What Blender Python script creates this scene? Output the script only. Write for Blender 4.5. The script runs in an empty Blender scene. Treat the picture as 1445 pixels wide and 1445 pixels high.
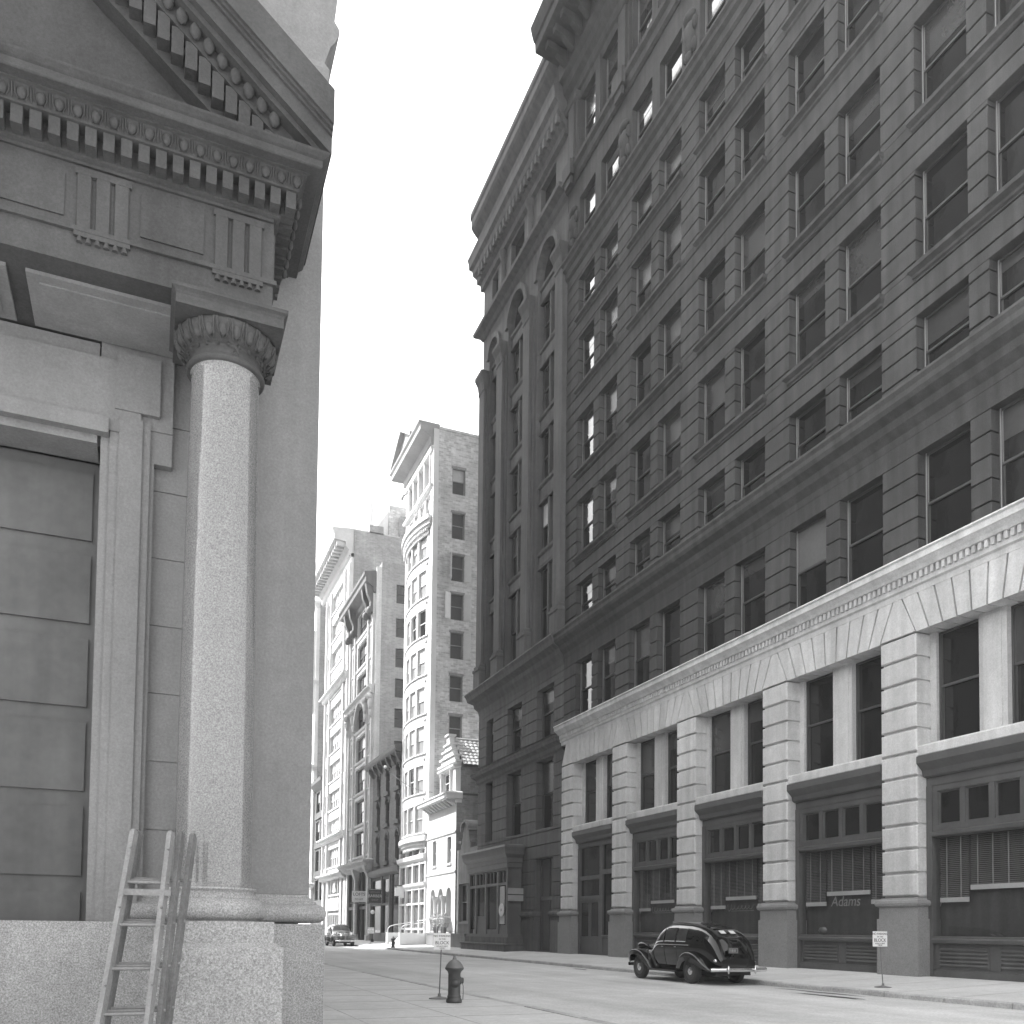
import bpy, math, random
from mathutils import Vector, Matrix
random.seed(7)
R = math.radians
sc = bpy.context.scene
col = sc.collection

# ---------------------------------------------------------------- camera
F_PX, YAW, PITCH, ROLL, CY = 1255.53, R(22.36), R(2.44), R(0.64), 1259.33
cam_d = bpy.data.cameras.new("camera")
cam = bpy.data.objects.new("camera", cam_d); col.objects.link(cam)
cy_, sy_ = math.cos(YAW), math.sin(YAW)
A_ = Matrix(((cy_, -sy_, 0), (0, 0, -1), (sy_, cy_, 0)))
cp, sp = math.cos(PITCH), math.sin(PITCH)
P_ = Matrix(((1, 0, 0), (0, cp, sp), (0, -sp, cp)))
cr, sr = math.cos(ROLL), math.sin(ROLL)
Q_ = Matrix(((cr, -sr, 0), (sr, cr, 0), (0, 0, 1)))
M_ = Q_ @ P_ @ A_                      # world -> (right, down, forward)
right, down, fwd = M_[0], M_[1], M_[2]
rot = Matrix((right, -down, -fwd)).transposed()
cam.matrix_world = Matrix.Translation((0, 0, 1.45)) @ rot.to_4x4()
cam_d.sensor_width = 36
cam_d.lens = 36 * F_PX / 1445
cam_d.shift_y = (CY - 722.5) / 1445
cam_d.clip_start = 0.1
cam_d.clip_end = 5000
sc.camera = cam

# ---------------------------------------------------------------- world, sun, exposure
SUN_EL = R(45)
hx, hy = 0.8, -0.6                     # horizontal travel of the sunlight
w = bpy.data.worlds.new("World"); sc.world = w; w.use_nodes = True
nt = w.node_tree; nt.nodes.clear()
out = nt.nodes.new("ShaderNodeOutputWorld"); bg = nt.nodes.new("ShaderNodeBackground")
sky = nt.nodes.new("ShaderNodeTexSky"); sky.sky_type = 'NISHITA'; sky.sun_disc = False
sky.sun_elevation = SUN_EL; sky.sun_rotation = math.atan2(-hx, -hy)
sky.dust_density = 3.0; sky.air_density = 1.2
# the plate is blue-sensitive: weigh the sky's blue and green, give a grey result
sep = nt.nodes.new("ShaderNodeSeparateColor"); nt.links.new(sky.outputs[0], sep.inputs[0])
m1 = nt.nodes.new("ShaderNodeMath"); m1.operation = 'MULTIPLY'; m1.inputs[1].default_value = .8; nt.links.new(sep.outputs[2], m1.inputs[0])
m2 = nt.nodes.new("ShaderNodeMath"); m2.operation = 'MULTIPLY_ADD'; m2.inputs[1].default_value = .2; nt.links.new(sep.outputs[1], m2.inputs[0]); nt.links.new(m1.outputs[0], m2.inputs[2])
nt.links.new(m2.outputs[0], bg.inputs[0])
bg.inputs[1].default_value = 0.15
nt.links.new(bg.outputs[0], out.inputs[0])
sd = bpy.data.lights.new("sun", 'SUN'); sd.energy = 2.4; sd.angle = R(0.5); sd.color = (1, 1, 1)
sun = bpy.data.objects.new("sun", sd); col.objects.link(sun)
ce, se = math.cos(SUN_EL), math.sin(SUN_EL)
sun.rotation_euler = Vector((hx * ce, hy * ce, -se)).to_track_quat('-Z', 'Y').to_euler()
sun.location = (-60, 60, 100)
sc.view_settings.view_transform = 'Standard'; sc.view_settings.look = 'None'
sc.view_settings.exposure = 2.3; sc.view_settings.gamma = 1.0
sc.cycles.use_adaptive_sampling = True
sc.cycles.max_bounces = 6

# ---------------------------------------------------------------- materials
MATS = {}
def mat(name, v, rough=0.85, var=0.15, scale=1.5, island=0.0, tracks=0.0, streak=0.0, speck=0.0, speck_scale=60, metal=0.0,
        bump=0.0, bump_scale=30, brick=None, spec=0.3, coat=0.0):
    """grey material: base value v with multi-scale noise, vertical streaks, specks or brick courses"""
    if name in MATS: return MATS[name]
    m = bpy.data.materials.new(name); m.use_nodes = True; MATS[name] = m
    t = m.node_tree; N = t.nodes; L = t.links
    b = N["Principled BSDF"]
    b.inputs["Roughness"].default_value = rough; b.inputs["Metallic"].default_value = metal
    b.inputs["Specular IOR Level"].default_value = spec
    if coat: b.inputs["Coat Weight"].default_value = coat; b.inputs["Coat Roughness"].default_value = 0.03
    tc = N.new("ShaderNodeTexCoord")
    val = None
    def mul(a, bb):
        x = N.new("ShaderNodeMath"); x.operation = 'MULTIPLY'
        for i, s in enumerate((a, bb)):
            if isinstance(s, (int, float)): x.inputs[i].default_value = s
            else: L.new(s, x.inputs[i])
        return x.outputs[0]
    def noise(sc_, det, lo, hi, mapping=None):
        n = N.new("ShaderNodeTexNoise"); n.inputs["Scale"].default_value = sc_; n.inputs["Detail"].default_value = det
        src = tc.outputs["Object"]
        if mapping:
            mp = N.new("ShaderNodeMapping"); mp.inputs["Scale"].default_value = mapping
            L.new(src, mp.inputs[0]); src = mp.outputs[0]
        L.new(src, n.inputs["Vector"])
        r = N.new("ShaderNodeMapRange"); r.inputs[1].default_value = 0.3; r.inputs[2].default_value = 0.7
        r.inputs[3].default_value = lo; r.inputs[4].default_value = hi
        L.new(n.outputs["Fac"], r.inputs[0]); return r.outputs[0], n
    cur = v
    if var:
        a, _ = noise(scale, 6, 1 - var, 1 + var); cur = mul(cur, a)
        a, _ = noise(scale * 9, 4, 1 - var * .6, 1 + var * .6); cur = mul(cur, a)
    if island:
        ge = N.new("ShaderNodeNewGeometry"); r = N.new("ShaderNodeMapRange"); r.inputs[3].default_value = 1 - island; r.inputs[4].default_value = 1 + island
        L.new(ge.outputs["Random Per Island"], r.inputs[0]); cur = mul(cur, r.outputs[0])
    if streak:
        a, _ = noise(1.0, 5, 1 - streak, 1 + streak * .6, (3.0, 3.0, 0.18)); cur = mul(cur, a)
    if tracks:
        a, _ = noise(1.0, 4, 1 - tracks, 1 + tracks * .7, (.9, .05, 1)); cur = mul(cur, a)
        a, _ = noise(1.0, 6, 1 - tracks * .5, 1 + tracks * .5, (.22, .5, 1)); cur = mul(cur, a)
    if speck:
        a, _ = noise(speck_scale, 3, 1 - speck, 1 + speck); cur = mul(cur, a)
        a, _ = noise(speck_scale * 2.7, 2, 1 - speck * .7, 1 + speck * .7); cur = mul(cur, a)
    if brick:
        ax, bwid, bh, amt = brick
        sp_ = N.new("ShaderNodeSeparateXYZ"); L.new(tc.outputs["Object"], sp_.inputs[0])
        cb = N.new("ShaderNodeCombineXYZ")
        L.new(sp_.outputs[0 if ax == 'x' else 1], cb.inputs[0]); L.new(sp_.outputs[2], cb.inputs[1])
        bt = N.new("ShaderNodeTexBrick")
        L.new(cb.outputs[0], bt.inputs["Vector"])
        bt.inputs["Scale"].default_value = 1.0
        bt.inputs["Brick Width"].default_value = bwid; bt.inputs["Row Height"].default_value = bh
        bt.inputs["Mortar Size"].default_value = bh * .09
        bt.inputs["Color1"].default_value = (1 - amt,) * 3 + (1,); bt.inputs["Color2"].default_value = (1 + amt,) * 3 + (1,)
        bt.inputs["Mortar"].default_value = (1.15,) * 3 + (1,)
        cur = mul(cur, bt.outputs["Color"])
    if isinstance(cur, (int, float)):
        b.inputs["Base Color"].default_value = (v, v, v, 1)
    else:
        L.new(cur, b.inputs["Base Color"])
    if bump:
        n = N.new("ShaderNodeTexNoise"); n.inputs["Scale"].default_value = bump_scale; n.inputs["Detail"].default_value = 6
        L.new(tc.outputs["Object"], n.inputs["Vector"])
        bp = N.new("ShaderNodeBump"); bp.inputs["Strength"].default_value = bump; bp.inputs["Distance"].default_value = 0.02
        L.new(n.outputs["Fac"], bp.inputs["Height"]); L.new(bp.outputs[0], b.inputs["Normal"])
    return m
def clear_glass(name, tint, gloss=0.12):
    if name in MATS: return MATS[name]
    m = bpy.data.materials.new(name); m.use_nodes = True; MATS[name] = m
    t = m.node_tree; N = t.nodes; L = t.links; N.clear()
    o = N.new("ShaderNodeOutputMaterial"); mx = N.new("ShaderNodeMixShader")
    tr = N.new("ShaderNodeBsdfTransparent"); tr.inputs[0].default_value = (tint, tint, tint, 1)
    gl = N.new("ShaderNodeBsdfGlossy"); gl.inputs["Roughness"].default_value = 0.02; gl.inputs[0].default_value = (.9, .9, .9, 1)
    lw = N.new("ShaderNodeLayerWeight"); lw.inputs[0].default_value = .5
    pw = N.new("ShaderNodeMath"); pw.operation = 'POWER'; pw.inputs[1].default_value = 4.0; L.new(lw.outputs["Facing"], pw.inputs[0])
    fr = N.new("ShaderNodeMath"); fr.operation = 'MULTIPLY_ADD'; fr.inputs[1].default_value = .7; fr.inputs[2].default_value = .05; L.new(pw.outputs[0], fr.inputs[0])
    L.new(fr.outputs[0], mx.inputs[0]); L.new(tr.outputs[0], mx.inputs[1]); L.new(gl.outputs[0], mx.inputs[2])
    L.new(mx.outputs[0], o.inputs[0]); return m

M_STONE = mat("brown_sandstone", .064, .9, .14, .35, island=.10, streak=.30, speck=.12, speck_scale=25, bump=.25)
M_STONE2 = mat("brownstone_pavilion", .098, .9, .14, .4, island=.08, streak=.28, speck=.1, speck_scale=25, bump=.2)
M_WHITE = mat("pale_limestone", .50, .85, .10, .5, island=.08, streak=.18, speck=.10, speck_scale=22, bump=.25)
M_GRAN = mat("grey_granite_base", .21, .7, .08, .7, speck=.16, speck_scale=30)
M_FRAME = mat("dark_sash_paint", .06, .5, .1, 2)
M_SHOP = mat("shopfront_metal", .085, .45, .12, 1.5, streak=.1)
M_GLASS = mat("dark_window_glass", .014, .05, 0, spec=.5, bump=.10, bump_scale=2.2)
M_BLIND = mat("window_shade", .045, .25, .12, 1.0, spec=.5, coat=.6)
M_MIDBL = mat("tan_window_shade", .12, .3, .12, 1.0, spec=.5, coat=.5)
M_BLIND2 = mat("pale_window_shade", .42, .5, .12, 1.0, spec=.5, coat=.4)
M_SASHW = mat("white_sash_paint", .6, .5, .06, 2)
M_SASHG = mat("grey_sash_paint", .25, .5, .08, 2)
M_BGRAN = mat("speckled_granite", .24, .45, .08, .9, streak=.10, speck=.35, speck_scale=70, spec=.45)
M_BGRAND = mat("coarse_speckled_granite", .265, .6, .12, 1.2, streak=.08, speck=.40, speck_scale=70, spec=.4)
M_BLIME = mat("bank_limestone", .19, .85, .08, .8, streak=.14, speck=.10, speck_scale=40, bump=.15)
M_BLIMED = mat("shade_toned_limestone", .058, .9, .12, 1.3, streak=.2, speck=.12, speck_scale=40, bump=.2)  # shade and lens fall-off on the entablature put into a darker limestone colour
M_ASPH = mat("dusty_asphalt", .47, .95, .12, .25, tracks=.14, speck=.14, speck_scale=18, bump=.4, bump_scale=50)
M_WALK = mat("concrete_pavement", .48, .95, .10, .5, speck=.08, speck_scale=20, bump=.2, bump_scale=50)
M_KERB = mat("kerbstone", .36, .9, .18, 2, speck=.12, speck_scale=20)
M_JOINT = mat("flag_joint_mortar", .40, .95, .15, 3)
M_STAIN = mat("damp_stain", .07, .6, .25, 3)
M_BRICKX = mat("tan_brick_facing_avenue", .44, .95, .22, .45, streak=.08, brick=('x', .42, .16, .22))
M_BRICKD = mat("grey_brick", .24, .95, .18, .5, streak=.12, brick=('x', .4, .15, .16))
M_BRICKY = mat("dark_red_brick", .12, .95, .12, .6, streak=.1, brick=('y', .4, .14, .15))
M_GLAZED = mat("white_glazed_terracotta", .62, .6, .05, .5, streak=.06)
M_STUCCO = mat("white_stucco", .60, .85, .04, .8, streak=.05)
M_TERRA = mat("pale_terracotta", .46, .8, .12, .6, streak=.14, speck=.1, speck_scale=12)
M_LOFT = mat("cream_loft_stone", .56, .8, .08, .6, streak=.1)
M_TILE = mat("pale_roof_tile", .5, .7, .1, 2)
M_DARKIRON = mat("black_iron", .03, .5, .1, 4)
M_CORN = mat("dark_cornice_metal", .10, .6, .15, 1, streak=.2)
M_ROOF = mat("tar_roof", .08, .9, .1, 1)
M_WOOD = mat("dark_ladder_wood", .12, .7, .18, 3, speck=.15, speck_scale=50)  # darker tone for the two rear ladder sections
M_WOODW = mat("pale_ladder_wood", .19, .65, .15, 4, speck=.1, speck_scale=60)  # paler tone for the front ladder section and all rungs
M_HYD = mat("dark_hydrant_paint", .055, .45, .15, 6, spec=.5)
M_HYDTOP = mat("grey_hydrant_cap", .14, .5, .15, 6, spec=.5)
M_SIGN = mat("white_sign_enamel", .68, .5, .04, 3)
M_INK = mat("black_sign_letters", .02, .6, 0)
M_CAR = mat("black_car_lacquer", .004, .08, 0, spec=.4, coat=.6)
M_CARG = mat("grey_car_lacquer", .10, .12, 0, spec=.6, coat=1.0)
M_CHROME = mat("chrome", .75, .08, 0, metal=1.0)
M_TYRE = mat("tyre_rubber", .045, .8, .1, 8)
M_CARGL = mat("car_glass", .045, .05, .2, 3, spec=.5)
M_TOWER = mat("tower_brick", .30, .9, .10, .4, streak=.1, brick=('y', .45, .16, .1))
M_ROW = mat("rowhouse_stone", .34, .9, .12, .5, streak=.15)
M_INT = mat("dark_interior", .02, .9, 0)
M_SLAT = mat("venetian_slat", .20, .55, .08, 2)
M_NEON = mat("unlit_neon_tube", .16, .4, .1, 3)
M_RAIL = mat("pale_bottom_rail", .42, .55, .08, 2)
M_PLANT = mat("leaf", .22, .6, .2, 8)
M_FLOWER = mat("pale_blossom_leaf", .45, .8, .25, 9)
M_POT = mat("clay_pot", .28, .8, .12, 6)
M_SHOPGL = clear_glass("shop_plate_glass", .88)
M_LAMP = mat("opal_globe", .85, .3, 0)
M_BOARD = mat("dark_sign_board", .06, .6, .1, 3)
M_PALEGL = mat("pale_toned_glass", .30, .15, .15, .6, spec=.6)  # pale base colour stands in for bright reflections and drawn shades
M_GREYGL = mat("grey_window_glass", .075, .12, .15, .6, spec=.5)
M_GLINT = mat("painted_glint_glass", .60, .3, .1, 2, coat=.4)  # bright base colour imitates sky glints on panes

# ---------------------------------------------------------------- mesh helpers
class MB:
    def __init__(s): s.v = []; s.f = []; s.sm = []
    def add(s, vs, fs, smooth=False):
        o = len(s.v); s.v += [tuple(p) for p in vs]; s.f += [tuple(o + i for i in f) for f in fs]; s.sm += [smooth] * len(fs)
        return s
    def box(s, x0, x1, y0, y1, z0, z1):
        if x1 < x0: x0, x1 = x1, x0
        if y1 < y0: y0, y1 = y1, y0
        if z1 < z0: z0, z1 = z1, z0
        return s.add([(x0, y0, z0), (x1, y0, z0), (x1, y1, z0), (x0, y1, z0), (x0, y0, z1), (x1, y0, z1), (x1, y1, z1), (x0, y1, z1)],
              [(0, 3, 2, 1), (4, 5, 6, 7), (0, 1, 5, 4), (1, 2, 6, 5), (2, 3, 7, 6), (3, 0, 4, 7)])
    def cbox(s, x0, x1, y0, y1, z0, z1, c):
        """box whose street face (x0) has chamfered edges"""
        if x1 < x0: x0, x1 = x1, x0
        if y1 < y0: y0, y1 = y1, y0
        c = min(c, (y1 - y0) * .3, (z1 - z0) * .3)
        vs = [(x0 + c, y0, z0), (x0 + c, y1, z0), (x0 + c, y1, z1), (x0 + c, y0, z1),
              (x0, y0 + c, z0 + c), (x0, y1 - c, z0 + c), (x0, y1 - c, z1 - c), (x0, y0 + c, z1 - c),
              (x1, y0, z0), (x1, y1, z0), (x1, y1, z1), (x1, y0, z1)]
        return s.add(vs, [(4, 7, 6, 5), (0, 4, 5, 1), (1, 5, 6, 2), (2, 6, 7, 3), (3, 7, 4, 0),
                          (0, 1, 9, 8), (1, 2, 10, 9), (2, 3, 11, 10), (3, 0, 8, 11), (8, 9, 10, 11)])
    def mould(s, x0, x1, y0, y1, prof, sides=(1, 1, 1, 1)):
        """rectangular plan whose edge follows a profile [(projection, z)...]; sides = -x,+x,-y,+y multipliers"""
        vs = []; fs = []
        a, b, c, d = sides
        for p, z in prof:
            vs += [(x0 - p * a, y0 - p * c, z), (x1 + p * b, y0 - p * c, z), (x1 + p * b, y1 + p * d, z), (x0 - p * a, y1 + p * d, z)]
        n = len(prof)
        for i in range(n - 1):
            for k in range(4):
                k2 = (k + 1) % 4
                fs.append((i * 4 + k, i * 4 + k2, i * 4 + 4 + k2, i * 4 + 4 + k))
        fs.append((3, 2, 1, 0)); t = (n - 1) * 4; fs.append((t, t + 1, t + 2, t + 3))
        return s.add(vs, fs)
    def prism(s, poly, axis, a, b):
        """poly = 2D points; axis 'x': (y,z) extruded x a..b; 'y': (x,z); 'z': (x,y)"""
        n = len(poly)
        def P(u, v_, w_):
            return {'x': (w_, u, v_), 'y': (u, w_, v_), 'z': (u, v_, w_)}[axis]
        vs = [P(u, v_, a) for u, v_ in poly] + [P(u, v_, b) for u, v_ in poly]
        fs = [tuple(range(n - 1, -1, -1)), tuple(range(n, 2 * n))] + [(i, (i + 1) % n, n + (i + 1) % n, n + i) for i in range(n)]
        return s.add(vs, fs)
    def lathe(s, cx, cy, prof, n=24, smooth=True, axis='z', a0=0, a1=2 * math.pi):
        full = abs(a1 - a0 - 2 * math.pi) < 1e-6
        k = n if full else n + 1
        vs = []
        for r, h in prof:
            for i in range(k):
                a = a0 + (a1 - a0) * i / n
                u, v_ = r * math.cos(a), r * math.sin(a)
                if axis == 'z': vs.append((cx[0] + u, cx[1] + v_, cx[2] + h))
                elif axis == 'x': vs.append((cx[0] + h, cx[1] + u, cx[2] + v_))
                else: vs.append((cx[0] + u, cx[1] + h, cx[2] + v_))
        fs = []
        for j in range(len(prof) - 1):
            for i in range(n):
                i2 = (i + 1) % k
                if not full and i + 1 > n: continue
                fs.append((j * k + i, j * k + i2, (j + 1) * k + i2, (j + 1) * k + i))
        s.add(vs, fs, smooth)
        if full:
            m_ = (len(prof) - 1) * k
            if prof[0][0] > 1e-5: s.add(vs[:k], [tuple(range(k))])
            if prof[-1][0] > 1e-5: s.add(vs[m_:], [tuple(range(k))])
        return s
    def tube(s, pts, r, n=8, smooth=True):
        pts = [Vector(p) for p in pts]; vs = []; fs = []
        m_ = len(pts)
        for i, p in enumerate(pts):
            d = (pts[min(i + 1, m_ - 1)] - pts[max(i - 1, 0)]).normalized()
            up = Vector((0, 0, 1)) if abs(d.z) < .9 else Vector((0, 1, 0))
            a = d.cross(up).normalized(); b = a.cross(d)
            rr = r[i] if isinstance(r, (list, tuple)) else r
            for k in range(n):
                t = 2 * math.pi * k / n
                vs.append(p + (a * math.cos(t) + b * math.sin(t)) * rr)
        for i in range(m_ - 1):
            for k in range(n):
                fs.append((i * n + k, i * n + (k + 1) % n, i * n + n + (k + 1) % n, i * n + n + k))
        s.add(vs, fs, smooth)
        s.add(vs[:n], [tuple(range(n))]); s.add(vs[-n:], [tuple(range(n))])
        return s
    def bar(s, p, q, a, b, up=(0, 0, 1)):
        """rectangular bar from p to q, a wide across, b along 'up' side"""
        p = Vector(p); q = Vector(q); d = (q - p).normalized(); u = Vector(up)
        x = d.cross(u).normalized() * a / 2; y = x.cross(d).normalized() * b / 2
        vs = [p - x - y, p + x - y, p + x + y, p - x + y, q - x - y, q + x - y, q + x + y, q - x + y]
        return s.add(vs, [(0, 3, 2, 1), (4, 5, 6, 7), (0, 1, 5, 4), (1, 2, 6, 5), (2, 3, 7, 6), (3, 0, 4, 7)])
    def ell(s, c, rx, ry, rz, nu=10, nv=6):
        vs = []; fs = []
        for j in range(nv + 1):
            th = math.pi * j / nv
            for i in range(nu):
                ph = 2 * math.pi * i / nu
                vs.append((c[0] + rx * math.sin(th) * math.cos(ph), c[1] + ry * math.sin(th) * math.sin(ph), c[2] + rz * math.cos(th)))
        for j in range(nv):
            for i in range(nu):
                fs.append((j * nu + i, j * nu + (i + 1) % nu, (j + 1) * nu + (i + 1) % nu, (j + 1) * nu + i))
        return s.add(vs, fs, True)
    def grid(s, P, nu, nv, smooth=True):
        """P(i,j) -> point over a (nu+1)x(nv+1) grid"""
        vs = [P(i, j) for i in range(nu + 1) for j in range(nv + 1)]
        fs = [(i * (nv + 1) + j, (i + 1) * (nv + 1) + j, (i + 1) * (nv + 1) + j + 1, i * (nv + 1) + j + 1) for i in range(nu) for j in range(nv)]
        return s.add(vs, fs, smooth)
    def mesh(s, name, m):
        me = bpy.data.meshes.new(name); me.from_pydata(s.v, [], s.f)
        me.polygons.foreach_set("use_smooth", s.sm)
        me.materials.append(m); me.update()
        return me

def tag(o, label, cat, group=None, kind=None):
    if kind: o["kind"] = kind; 
    if label: o["label"] = label
    if cat: o["category"] = cat
    if group: o["group"] = group
    return o
def thing(name, loc, label, cat, group=None, rz=0):
    o = bpy.data.objects.new(name, None); col.objects.link(o); o.location = loc; o.rotation_euler = (0, 0, rz)
    o.empty_display_size = .3
    return tag(o, label, cat, group)
def part(name, mb, m, parent=None, world=True, label=None):
    """mesh object; with world=True the mesh is in world coordinates and the parent is an unrotated Empty"""
    me = mb if isinstance(mb, bpy.types.Mesh) else mb.mesh(name, m)
    o = bpy.data.objects.new(name, me); col.objects.link(o)
    if parent is not None:
        o.parent = parent
        if world:
            q = parent; L = Vector((0, 0, 0))
            while q is not None: L += q.location; q = q.parent
            o.location = -L
    if label: o["label"] = label
    return o
def struct(name, mb, m):
    o = part(name, mb, m); o["kind"] = "structure"; return o
def wloc(o, p):
    """place a locally modelled child at world point p (parents unrotated)"""
    q = o.parent; L = Vector((0, 0, 0))
    while q is not None: L += q.location; q = q.parent
    o.location = Vector(p) - L
def text(name, s_, m, parent, p, size, facing, ext=.006, align='CENTER', fit=None, shear=0):
    cu = bpy.data.curves.new(name, 'FONT'); cu.body = s_; cu.size = size; cu.extrude = ext; cu.align_x = align; cu.align_y = 'CENTER'
    cu.shear = shear; cu.space_line = 0.95
    cu.materials.append(m)
    tmp = bpy.data.objects.new("tmp_text", cu); col.objects.link(tmp)
    bpy.context.view_layer.update()
    me = bpy.data.meshes.new_from_object(tmp.evaluated_get(bpy.context.evaluated_depsgraph_get()))
    bpy.data.objects.remove(tmp); bpy.data.curves.remove(cu)
    me.materials.clear(); me.materials.append(m)
    o = bpy.data.objects.new(name, me); col.objects.link(o); o.parent = parent
    wloc(o, p)
    o.rotation_euler = {'-y': (R(90), 0, 0), '-x': (R(90), 0, R(-90))}[facing]
    return o

# ---------------------------------------------------------------- windows
_wcache = {}
def window(parent, p, wd, ht, fm, gm=None, blind=None, bl_frac=.5, facing='-x', style='sash', rz=None, fw=.07, bead=False):
    """double-hung window: the frame is the part, pane and blind its sub-parts. p = bottom centre on the outer frame plane"""
    gm = gm or M_GLASS
    key = (round(wd, 3), round(ht, 3), fm.name, gm.name, style, fw)
    if key not in _wcache:
        a = MB(); g = MB(); h = wd / 2
        a.box(0, .12, -h, -h + fw, 0, ht); a.box(0, .12, h - fw, h, 0, ht)
        a.box(0.002, .118, -h + fw, h - fw, ht - fw, ht); a.box(0.002, .118, -h + fw, h - fw, 0, fw * .9)
        if style == 'sash':
            mid = ht * .52
            a.box(.02, .11, -h + fw, h - fw, mid - .035, mid + .035)
            a.box(.03, .07, -h + fw, -h + fw + .045, mid + .035, ht - fw); a.box(.03, .07, h - fw - .045, h - fw, mid + .035, ht - fw)
            a.box(.07, .10, -h + fw, -h + fw + .05, fw * .9, mid - .035); a.box(.07, .10, h - fw - .05, h - fw, fw * .9, mid - .035)
            g.box(.05, .06, -h + fw, h - fw, mid + .035, ht - fw); g.box(.085, .095, -h + fw, h - fw, fw * .9, mid - .035)
        else:
            g.box(.06, .07, -h + fw, h - fw, fw * .9, ht - fw)
        bd_ = MB(); bd_.box(-.012, .0, h - .075, h - .045, 0, ht).box(.028, .03, h - fw - .03, h - fw - .012, ht * .52, ht - fw)
        _wcache[key + ('bead',)] = bd_.mesh('bead', M_SASHG)
        _wcache[key] = (a.mesh("window", fm), g.mesh("pane", gm))
    am, gmh = _wcache[key]
    o = part("window", am, None, parent, world=False); wloc(o, p)
    ang = rz if rz is not None else {'-x': 0, '-y': R(90)}[facing]
    o.rotation_euler = (0, 0, ang)
    part("pane", gmh, None, o, world=False)
    if bead: part("bead", _wcache[key + ('bead',)], None, o, world=False)
    if blind:
        bk = ('b', round(wd, 3), round(ht, 3), blind.name, round(bl_frac, 2))
        if bk not in _wcache:
            h = wd / 2
            _wcache[bk] = MB().box(.036, .046, -h + fw + .047, h - fw - .047, ht * .52 + .04 + (ht * .48 - .04 - fw) * (1 - bl_frac), ht - fw - .005).mesh("blind", blind)
        part("blind", _wcache[bk], None, o, world=False)
    return o

def solid(a0, a1, ops):
    """intervals of [a0,a1] left after removing ops"""
    iv = [(a0, a1)]
    for o0, o1 in ops:
        nv = []
        for s0, s1 in iv:
            if o1 <= s0 or o0 >= s1: nv.append((s0, s1)); continue
            if o0 > s0 + 1e-4: nv.append((s0, o0))
            if o1 < s1 - 1e-4: nv.append((o1, s1))
        iv = nv
    return iv
def wall_bands(mb, X, th, y0, y1, z0, z1, ops, axis='x'):
    """plain wall slab (street face at X, thickness th) with rectangular openings (ya,yb,za,zb)"""
    zs = sorted({z0, z1} | {z for o in ops for z in o[2:] if z0 < z < z1})
    for za, zb in zip(zs, zs[1:]):
        zm = (za + zb) / 2
        for s0, s1 in solid(y0, y1, [(o[0], o[1]) for o in ops if o[2] < zm < o[3]]):
            if axis == 'x': mb.box(X, X + th, s0, s1, za, zb)
            else: mb.box(s0, s1, X, X + th, za, zb)
def rust_wall(mb, X, th, y0, y1, z0, z1, step, ops, g=.052, gd=.06, ch=.014):
    """coursed stone wall: blocks with sunk joints, real openings"""
    n = max(1, round((z1 - z0) / step)); st = (z1 - z0) / n
    for k in range(n):
        ca, cb = z0 + k * st, z0 + (k + 1) * st
        zs = sorted({ca + g / 2, cb - g / 2} | {z for o in ops for z in o[2:] if ca + g / 2 + .02 < z < cb - g / 2 - .02})
        for za, zb in zip(zs, zs[1:]):
            zm = (za + zb) / 2
            for s0, s1 in solid(y0, y1, [(o[0], o[1]) for o in ops if o[2] < zm < o[3]]):
                mb.cbox(X, X + th, s0, s1, za, zb, ch)
    e = gd
    wall_bands(mb, X + gd, th - gd - .004, y0 + .003, y1 - .003, z0, z1, [(o[0] - e, o[1] + e, o[2] - .003, o[3] + .003) for o in ops])

# ================================================================ GROUND
g = MB().add([(-700, -700, 0), (700, -700, 0), (700, 700, 0), (-700, 700, 0)], [(0, 1, 2, 3)])
struct("road", g, M_ASPH)
LC, RC, XR, XL = 6.3, 15.9, 20.0, 1.7
# the far pavement rises gently from its kerb to the building line
s_ = MB().prism([(RC + .16, .125), (RC + .16, -.2), (46, -.2), (46, .32), (XR, .30)], 'y', 4.6, 170)
struct("pavement", s_, M_WALK)
k_ = MB()
y = 4.6
while y < 170:
    L_ = random.uniform(1.6, 2.6) if y < 60 else 6
    dz = random.uniform(-.008, .008)
    k_.prism([(RC, -.1), (RC, .10 + dz), (RC + .02, .125 + dz), (RC + .158, .13 + dz), (RC + .158, -.1)], 'y', y + .012, y + L_ - .012)
    y += L_
struct("kerb", k_, M_KERB)
s_ = MB()
arc = [(LC - 3 + 3 * math.cos(a), 7.4 - 3 + 3 * math.sin(a) - 0) for a in [R(-90 + 90 * i / 10) for i in range(11)]]
poly = [(-60, 1.4)] + [(x, y) for x, y in arc] + [(LC, 170), (-60, 170)]
s2 = MB().prism([(x - (.17 if x > 0 else 0), y + (.17 if y < 100 and x < LC - .05 else 0)) for x, y in poly], 'z', -.2, .125)
struct("pavement", s2, M_WALK)
k_ = MB()
edge = [(-60, 1.4)] + arc + [(LC, 8)]
y = 8
while y < 170: y += (2.1 if y < 60 else 7); edge.append((LC, y))
for (xa, ya), (xb, yb) in zip(edge, edge[1:]):
    d = Vector((xb - xa, yb - ya)); n_ = Vector((-d.y, d.x)).normalized() * .165; d2 = d.normalized() * .008
    dz = random.uniform(-.006, .006)
    k_.prism([(xa + d2.x, ya + d2.y), (xb - d2.x, yb - d2.y), (xb - d2.x + n_.x, yb - d2.y + n_.y), (xa + d2.x + n_.x, ya + d2.y + n_.y)], 'z', -.1, .13 + dz)
struct("kerb", k_, M_KERB)
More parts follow.
